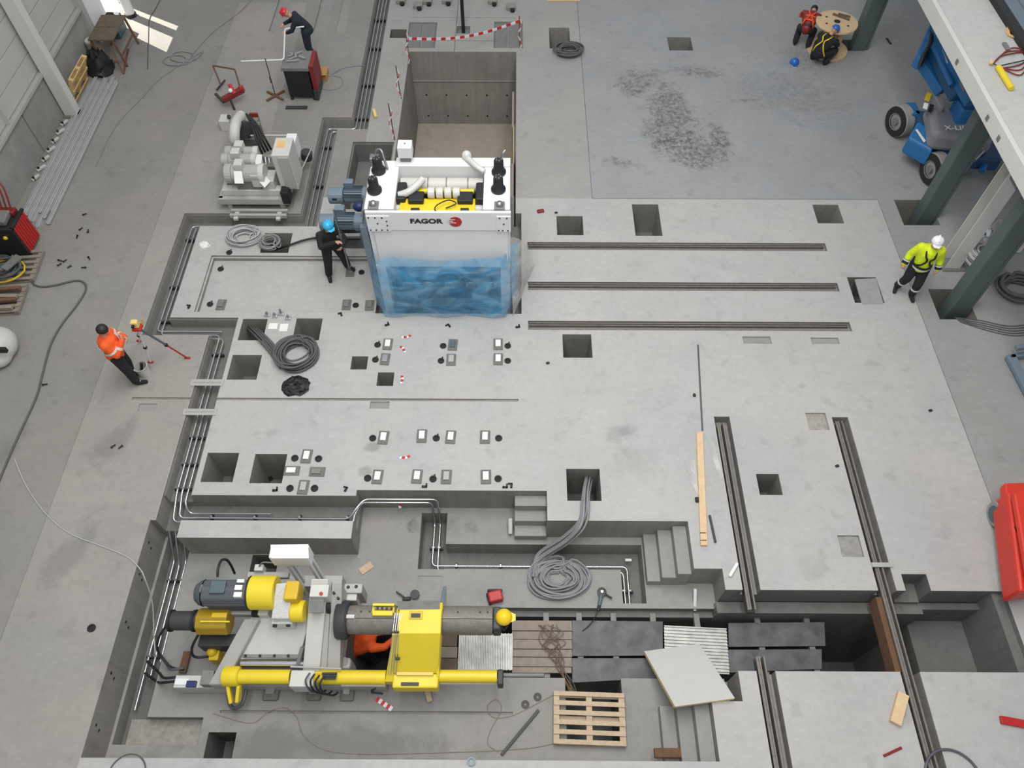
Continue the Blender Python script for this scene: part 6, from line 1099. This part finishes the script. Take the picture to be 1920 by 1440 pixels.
# ------------------------------------------------------------------ barrier tape around the deep pit
t = thing('barrier_tape', 'red and white barrier tape sagging across the back of the deep pit', 'tape', (-1.548, 20.286, 0.700))
pa = [Vector(LP((-3.051, 19.881, 0.750), (0.114, 20.773, 0.750), i / 24)) - Vector((0, 0, .22 * math.sin(math.pi * i / 24))) for i in range(25)]
for i in range(24): MB().beam(pa[i], pa[i + 1], .012, .075).build('tape_section', 'marker_red' if i % 2 else 'white_paint', t)
for i, (p, hgt, lb) in enumerate(((((-3.051, 19.881, 0.750)[0], (-3.051, 19.881, 0.750)[1], 0), 1.0, 'thin rusty barrier rod at the back left corner of the deep pit'), (((0.114, 20.773, 0.750)[0], (0.114, 20.773, 0.750)[1], 0), .9, 'thin rusty barrier rod at the back right corner of the deep pit'), ((-3.161, 18.212, 0.000), 1.0, 'thin rusty barrier rod half way along the left edge of the deep pit'), ((-3.178, 16.470, 0.000), 1.1, 'thin rusty barrier rod at the left edge close to the mill stand'))):
    t = thing('barrier_rod', lb, 'rod', p); MB().tube([p, (p[0] - .02, p[1], hgt)], .014).build('rod', 'rust', t, smooth=60)
    pa = [Vector((p[0], p[1], hgt - .1)) + Vector((.05 * math.sin(j * 1.3), -.05 * j, -.1 * j)) for j in range(8)]
    for j in range(7): MB().beam(pa[j], pa[j + 1], .01, .03).build('tape_section', 'marker_red' if j % 2 else 'white_paint', t)
for k, (p, a, lb) in enumerate((((-2.327, 9.948, 0.000), .3, 'upper scrap of red and white tape below the film'), ((-2.368, 9.620, 0.000), 2.2, 'second scrap of red and white tape below the film'), ((-2.323, 8.838, 0.000), 1.6, 'scrap of red and white tape above the floor slit'), ((-2.114, 7.015, 0.000), .2, 'scrap of red and white tape between the pad rows'), ((-2.183, 6.280, -0.500), 1.5, 'scrap of red and white tape on the pit pipes'))):
    t = thing('tape_scrap', lb, 'tape', p, None, a, True)
    for j in range(4): MB().beam((-.1 + .05 * j, .02 * math.sin(j * 2), .008), (-.05 + .05 * j, .02 * math.sin(j * 2 + 2), .008), .05, .004).build('tape_section', 'marker_red' if j % 2 else 'white_paint', t)
t = thing('tape_scrap', 'longer strip of red and white tape on the pit floor in front of the machine', 'tape', (-2.332, 2.773, -0.780))
for j in range(6): MB().beam(LP((-2.330, 2.771, -0.770), (-2.050, 2.602, -0.770), j / 6), LP((-2.330, 2.771, -0.770), (-2.050, 2.602, -0.770), (j + 1) / 6), .08, .006).build('tape_section', 'white_paint' if j % 2 else 'marker_red', t)
# ------------------------------------------------------------------ tools
def grinder(label, p, rz):
    t = thing('angle_grinder', label, 'tool', p, None, rz, True)
    MB().lathe((0, 0, .06), (0, 0, 1), [(0, .001), (0, .085), (.012, .085), (.02, .03), (.02, .001)], 20).build('disc_guard', 'dark_steel', t, smooth=40); MB().cyl((0, 0, .08), (0, 0, .095), .025, 10).build('nut', 'steel_bright', t); MB().cyl((0, -.05, .05), (0, -.26, .05), .04, 12, .032).build('motor_body', 'gear_green', t, .01)
    MB().cyl((0, -.26, .05), (0, -.36, .05), .03, 12).build('grip', 'black', t, .008); MB().cyl((.06, -.02, .06), (.2, -.07, .06), .018, 10).build('side_handle', 'black', t); MB().tube(smoothpath([(0, -.36, .05), (-.04, -.5, .02), (-.1, -.62, -.05), (-.2, -.75, -.06)]), .009, 6).build('power_cord', 'black', t, smooth=70); return t
grinder('large angle grinder with a dark disc lying at the edge of the long pit', (1.626, 4.631, -0.780), -.25)
t = thing('angle_grinder', 'small dark grinder with a round black disc behind the mandrel', 'tool', (-1.814, 4.582, -0.780)); p = Vector((-1.806, 4.562, -0.720)); MB().cyl(p, p + Vector((0, 0, .03)), .085, 20).build('disc', 'dark_steel', t); MB().beam((-1.880, 4.495, -0.730), (-2.025, 4.475, -0.730), .07, .06).build('body', 'black', t, .02); MB().beam((-1.999, 4.515, -0.730), (-2.156, 4.623, -0.730), .03, .03).build('handle', 'dark_steel', t, .01)
t = thing('power_tool', 'red and black power tool case on the pit floor by the yellow helmet', 'tool', (-0.320, 4.540, -0.780)); MB().beam((-0.453, 4.487, -0.680), (-0.201, 4.547, -0.680), .2, .16).build('body', 'red', t, .03); MB().beam((-0.477, 4.632, -0.700), (-0.203, 4.634, -0.700), .05, .1).build('back', 'black', t, .02); MB().beam((-0.477, 4.599, -0.720), (-0.413, 4.382, -0.720), .06, .08).build('handle', 'black', t, .02)
for p, lb in (((0.422, 2.814, -0.780), 'dark cutting disc on the pit floor left of the pallet'), ((0.211, 2.693, -0.780), 'greyer cutting disc just left of the other one in the pit')): t = thing('cutting_disc', lb, 'disc', p); MB().lathe(p, (0, 0, 1), [(0, .02), (0, .07), (.01, .07), (.012, .02)], 20).build('disc', 'dark_steel', t)
t = thing('blue_reel', 'small blue ring on the front edge of the floor', 'ring', (-0.637, 1.708, 0.000)); MB().lathe((-0.637, 1.708, 0.000), (0, 0, 1), [(0, .04), (0, .065), (.03, .065), (.03, .04)], 18).build('ring', 'motor_blue', t, smooth=40)
piece('tee_wrench', 'dark T-shaped bar leaning at the front of the yellow hood', 'tool', (-2.413, 2.877, -0.700), (-1.841, 3.046, 0.150), .03, .03, 'dark_steel'); piece('wrench_foot', 'dark cross piece of a bar on the floor in front of the hood', 'tool', (-2.433, 2.868, -0.780), (-2.230, 2.851, -0.780), .03, .03, 'dark_steel')
# ------------------------------------------------------------------ tripod, bucket, sacks and plastic
t = thing('tripod', 'red and white surveying tripod with a small instrument beside the man in orange', 'tripod', (-7.580, 9.312, 0.000))
hd_ = Vector((-7.347, 9.134, 1.350))
MB().box(hd_.x - .09, hd_.x + .09, hd_.y - .09, hd_.y + .09, 1.3, 1.36).build('head_plate', 'red', t, .02); MB().box(hd_.x - .07, hd_.x + .06, hd_.y - .05, hd_.y + .06, 1.36, 1.52).build('instrument', 'foam_yellow', t, .02); MB().cyl((hd_.x - .02, hd_.y - .05, 1.45), (hd_.x - .02, hd_.y - .1, 1.45), .03, 12).build('lens', 'black', t); MB().cyl((hd_.x + .1, hd_.y + .05, 1.36), (hd_.x + .13, hd_.y + .08, 1.5), .015, 8).build('antenna', 'yellow_deep', t)
for i, f in enumerate(((-7.640, 9.243, 0.000), (-6.893, 9.357, 0.000), (-8.032, 9.802, 0.000))):
    f = Vector(f); k = hd_.lerp(f, .55); MB().tube([hd_ - Vector((0, 0, .03)), k], .024).build('leg', 'white_paint' if i != 1 else 'gear_green', t, smooth=60); MB().tube([k, f], .017).build('leg_tip', 'white_paint' if i != 1 else 'red', t, smooth=60); MB().beam(f + Vector((-.06, 0, .02)), f + Vector((.06, 0, .02)), .04, .04).build('foot', 'red', t, .01); MB().beam(k + Vector((0, 0, .03)), k - Vector((0, 0, .04)), .06, .06).build('clamp', 'black', t, .01)
t = thing('bucket', 'white round bucket with a tool inside at the feet of the man in orange', 'bucket', (-7.710, 9.010, 0.000)); p = Vector((-7.688, 8.970, 0.000))
MB().lathe(p, (0, 0, 1), [(0, .001), (0, .12), (.26, .14), (.26, .125), (.03, .11), (.03, .001)], 22).build('pail', 'offwhite', t, smooth=40); MB().lathe(p, (0, 0, 1), [(.25, .14), (.25, .152), (.27, .152), (.27, .14)], 22).build('rim', 'grey_paint', t, smooth=40); MB().beam(p + Vector((-.03, 0, .1)), p + Vector((.03, .05, .3)), .05, .05).build('trowel', 'black', t, .01)
def crumple(name, label, cat, c, sc, m, seed, n=16, k=10):
    rd = random.Random(seed); c = Vector(c); v = []; f = []
    for i in range(k + 1):
        th = math.pi / 2 * i / k
        for j in range(n):
            a = 6.28318 * j / n; g = 1 + rd.uniform(-.16, .16); v.append(c + Vector((sc[0] * math.cos(th) * math.cos(a) * g, sc[1] * math.cos(th) * math.sin(a) * g, sc[2] * math.sin(th) * (1 + rd.uniform(-.3, .2)))))
    f = [(i * n + j, i * n + (j + 1) % n, (i + 1) * n + (j + 1) % n, (i + 1) * n + j) for i in range(k) for j in range(n)]
    return tag(MB().add(v, f).build(name, m, None, smooth=35, org=c), label, cat)
crumple('plastic_bag', 'crumpled black plastic sheet on the floor below the large dark cable coil', 'bag', (-4.481, 8.653, 0.000), (.28, .24, .1), 'black', 1); crumple('plastic_scrap', 'crumpled white plastic beside the left trench', 'plastic', (-7.303, 12.632, 0.000), (.13, .11, .08), 'paper', 2, 10, 6)
crumple('rubbish_bag', 'full black rubbish bag at the wall in front of the brown table', 'bag', (-11.799, 19.467, 0.000), (.36, .38, .62), 'black', 3); crumple('foil_bundle', 'crumpled silver foil on the floor beside the pale hose coil', 'foil', (11.014, 13.079, 0.000), (.3, .28, .3), 'steel_bright', 4); crumple('plastic_cover', 'grey plastic sheeting heaped behind the pale hose coil', 'plastic', (11.553, 12.994, 0.000), (.45, .5, .35), 'film_clear', 5)
for i, (p, lb) in enumerate((((-5.419, 10.520, 0.000), 'bright steel fitting on the concrete between two pockets, first from the left'), ((-5.250, 10.491, 0.000), 'bright steel fitting on the concrete between two pockets, second from the left'), ((-5.120, 10.551, 0.000), 'tall bright steel fitting on the concrete between two pockets'), ((-4.947, 10.433, 0.000), 'bright steel fitting on the concrete between two pockets, rightmost'))):
    t = thing('steel_fitting', lb, 'fitting', p); MB().box(p[0] - .06, p[0] + .06, p[1] - .04, p[1] + .04, 0, .06).build('block', 'steel_bright', t, .012); MB().cyl((p[0], p[1], .06), (p[0], p[1], .12 + .06 * (i == 2)), .025, 10).build('stud', 'steel', t)
for p, q, lb in (((-5.344, 10.308, 0.004), (-5.152, 10.147, 0.004), 'pale card on the concrete between two pockets, the left one'), ((-5.097, 10.295, 0.004), (-4.923, 10.090, 0.004), 'pale card on the concrete between two pockets, the right one')): t = thing('paper_card', lb, 'paper', p); MB().tb(p, q, .0).build('card', 'paper', t)
rd = random.Random(12)
for i, p in enumerate(((-10.504, 12.106, 0.000), (-10.477, 11.990, 0.000), (-10.393, 12.107, 0.000), (-10.241, 11.909, 0.000), (-9.905, 11.894, 0.000), (-9.859, 12.177, 0.000), (-10.365, 12.858, 0.000), (-10.167, 13.071, 0.000), (-10.355, 13.141, 0.000), (-10.421, 13.628, 0.000), (-9.651, 8.665, 0.000), (-7.815, 7.232, 0.000), (-7.679, 7.197, 0.000))):
    t = thing('bolt', 'small dark bolt loose on the left floor, ' + ('top left of the cluster near the hose', 'bottom left of the cluster near the hose', 'top middle of the cluster near the hose', 'bottom middle of the cluster near the hose', 'bottom right of the cluster near the hose', 'top right of the cluster near the hose', 'between the cluster and the trench', 'right of the compressor, lower right', 'right of the compressor, lower left', 'right of the compressor, topmost', 'beside the long brown hose', 'left of a pair on the stained floor', 'right of a pair on the stained floor')[i], 'bolt', p, 'loose bolts on the left floor', rd.random() * 6, True); MB().cyl((-.04, 0, .025), (.04, 0, .025), .014, 8).build('shank', 'black', t); MB().cyl((.04, 0, .025), (.06, 0, .025), .025, 6).build('head', 'black', t)
# ------------------------------------------------------------------ along the left wall
for i in range(10):
    x = -11.95 + .082 * i; y0 = 13.0 + .25 * (i % 3) + .03 * i; y1 = 18.85 + .12 * ((i * 5) % 3); z0 = .0 if i % 2 == 0 else .03
    t = thing('steel_section', 'long pale steel section on the floor, %s from the left wall' % ('first', 'second', 'third', 'fourth', 'fifth', 'sixth', 'seventh', 'eighth', 'ninth', 'tenth')[i], 'steel section', (x, 16, 0), 'long steel sections beside the left wall')
    m = MB().prism([(x, z0), (x + .068, z0), (x + .068, z0 + .05), (x + .058, z0 + .05), (x + .058, z0 + .01), (x + .01, z0 + .01), (x + .01, z0 + .05), (x, z0 + .05)], 'y', y0, y1); m.build('section', 'cable_light', t)
for i in range(7):
    y = 14.8 + .36 * i; t = thing('pipe_bracket', 'pale pipe bracket at the foot of the left wall, %s from the compressor' % ('first', 'second', 'third', 'fourth', 'fifth', 'sixth', 'seventh')[i], 'bracket', (-12.1, y, 0), 'loose fittings at the foot of the left wall')
    MB().beam((-12.12, y, .04), (-12.0 + .04 * (i % 2), y + .2, .05), .07, .06).build('bracket', 'offwhite', t, .01); MB().cyl((-12.08, y + .05, .0), (-12.08, y + .05, .11), .03, 8).build('stud', 'black', t)
t = thing('work_table', 'low brown-topped work table with bent legs at the top left by the gate', 'table', (-11.5, 20.3, 0))
MB().box(-11.9, -11.2, 19.65, 20.25, .78, .83).build('top_board', 'wood_dark', t, .006); MB().box(-11.9, -11.2, 20.27, 20.88, .78, .83).build('top_board', 'wood_dark', t, .006)
for x, y in ((-11.85, 19.7), (-11.25, 19.7), (-11.85, 20.83), (-11.25, 20.83)): MB().beam((x, y, .78), (x + .12 * (1 if x > -11.5 else 0), y - .05, 0), .05, .05).build('leg', 'rust', t)
MB().beam((-11.18, 19.68, .3), (-11.18, 20.8, .3), .04, .04).build('rail', 'rust', t)
t = thing('drum', 'pale drum with a black top standing beside the black rubbish bag', 'drum', (-12.0, 20.0, 0)); MB().cyl((-11.98, 19.95, 0), (-11.98, 19.95, .62), .21, 20).build('shell', 'wood_old', t, .02); MB().cyl((-11.98, 19.95, .62), (-11.98, 19.95, .64), .18, 20).build('lid', 'offwhite', t)
t = thing('trestle', 'brown folded trestle leaning beside the rubbish bag', 'trestle', (-11.274, 19.394, 0.000))
for p, q in (((-11.128, 19.289, 0.020), (-11.442, 19.796, 0.550)), ((-11.537, 19.444, 0.300), (-11.695, 19.565, 0.500)), ((-11.350, 20.481, 0.020), (-11.128, 19.289, 0.020)), ((-11.349, 19.420, 0.300), (-11.198, 19.421, 0.300)), ((-11.442, 19.796, 0.550), (-11.431, 20.190, 0.500))): MB().beam(p, q, .045, .045).build('bar', 'rust', t, .006)
t = thing('green_box', 'blue-grey equipment box by the gate behind the work table', 'box', (-12.0, 21.4, 0)); MB().box(-12.1, -11.7, 21.0, 21.6, 0, .5).build('body', 'gear_green', t, .02); MB().box(-12.0, -11.8, 21.2, 21.4, .5, .62).build('top', 'black', t, .02)
t = thing('post', 'off-white roller post standing at the top near the gate', 'post', (-11.817, 22.242, 0.000)); q = Vector((-11.768, 22.242, 0.000)); MB().cyl(q, q + Vector((0, 0, 2.2)), .14, 18).build('shaft', 'white_paint', t, smooth=40); MB().cyl(q, q + Vector((0, 0, .1)), .17, 18).build('foot', 'black', t)
# ------------------------------------------------------------------ on the mezzanine and at the right edge
t = thing('hoist_pendant', 'yellow crane pendant with red cable lying on the raised platform', 'pendant', (9.570, 13.432, 4.000))
p, q = Vector((9.508, 13.587, 4.060)), Vector((9.523, 12.901, 4.060)); MB().cyl(p, q, .055, 14).build('handle', 'yellow', t, .012); MB().ball(p, .06, sc=(1, 1, .8)).build('switch_head', 'yellow_deep', t, smooth=60); MB().ball((9.427, 13.746, 4.060), .045).build('plug', 'gold', t, smooth=60); MB().tube([(9.432, 13.728, 4.060), (9.521, 13.622, 4.060), (10.158, 13.839, 4.060)], .012).build('black_cord', 'black', t, smooth=60)
for k in range(3): MB().tube(smoothpath([(9.512, 13.792, 4.030), LP((9.765, 14.028, 4.030), (10.029, 14.286, 4.030), k / 2), (10.327, 14.104, 4.030), LP((9.903, 13.390, 4.030), (10.033, 13.742, 4.030), k / 2), (9.612, 13.598, 4.030)]), .013).build('red_cable', 'red_dark', t, smooth=60)
t = thing('lashing_strap', 'orange lashing strap trailing over the raised platform', 'strap', (10.201, 14.904, 4.000)); pa = smoothpath([(10.364, 16.292, 4.020), (10.327, 15.666, 4.020), (10.370, 15.326, 4.030), (10.165, 14.832, 4.020), (10.263, 14.663, 4.030), (10.491, 14.529, 4.020)]); m = MB()
for i in range(len(pa) - 1): m.beam(pa[i], pa[i + 1], .07, .012)
m.build('webbing', 'gold', t)['kind'] = 'stuff'; MB().tb((9.913, 14.478, 4.050), (9.993, 14.217, 4.050), 4.0).build('ratchet', 'steel_dull', t, .01)
t = thing('rack_frame', 'pale blue-grey galvanised frame cut off by the right edge', 'frame', (10.440, 9.068, 0.000)); 
for p, q in (((10.350, 9.434, 0.100), (10.413, 8.408, 0.100)), ((10.439, 9.462, 0.100), (10.504, 8.447, 0.100)), ((10.435, 9.508, 0.300), (10.844, 9.566, 0.300)), ((10.363, 9.406, 0.100), (10.941, 9.520, 0.100))): MB().beam(p, q, .1, .1).build('rail', 'motor_blue', t, .008)
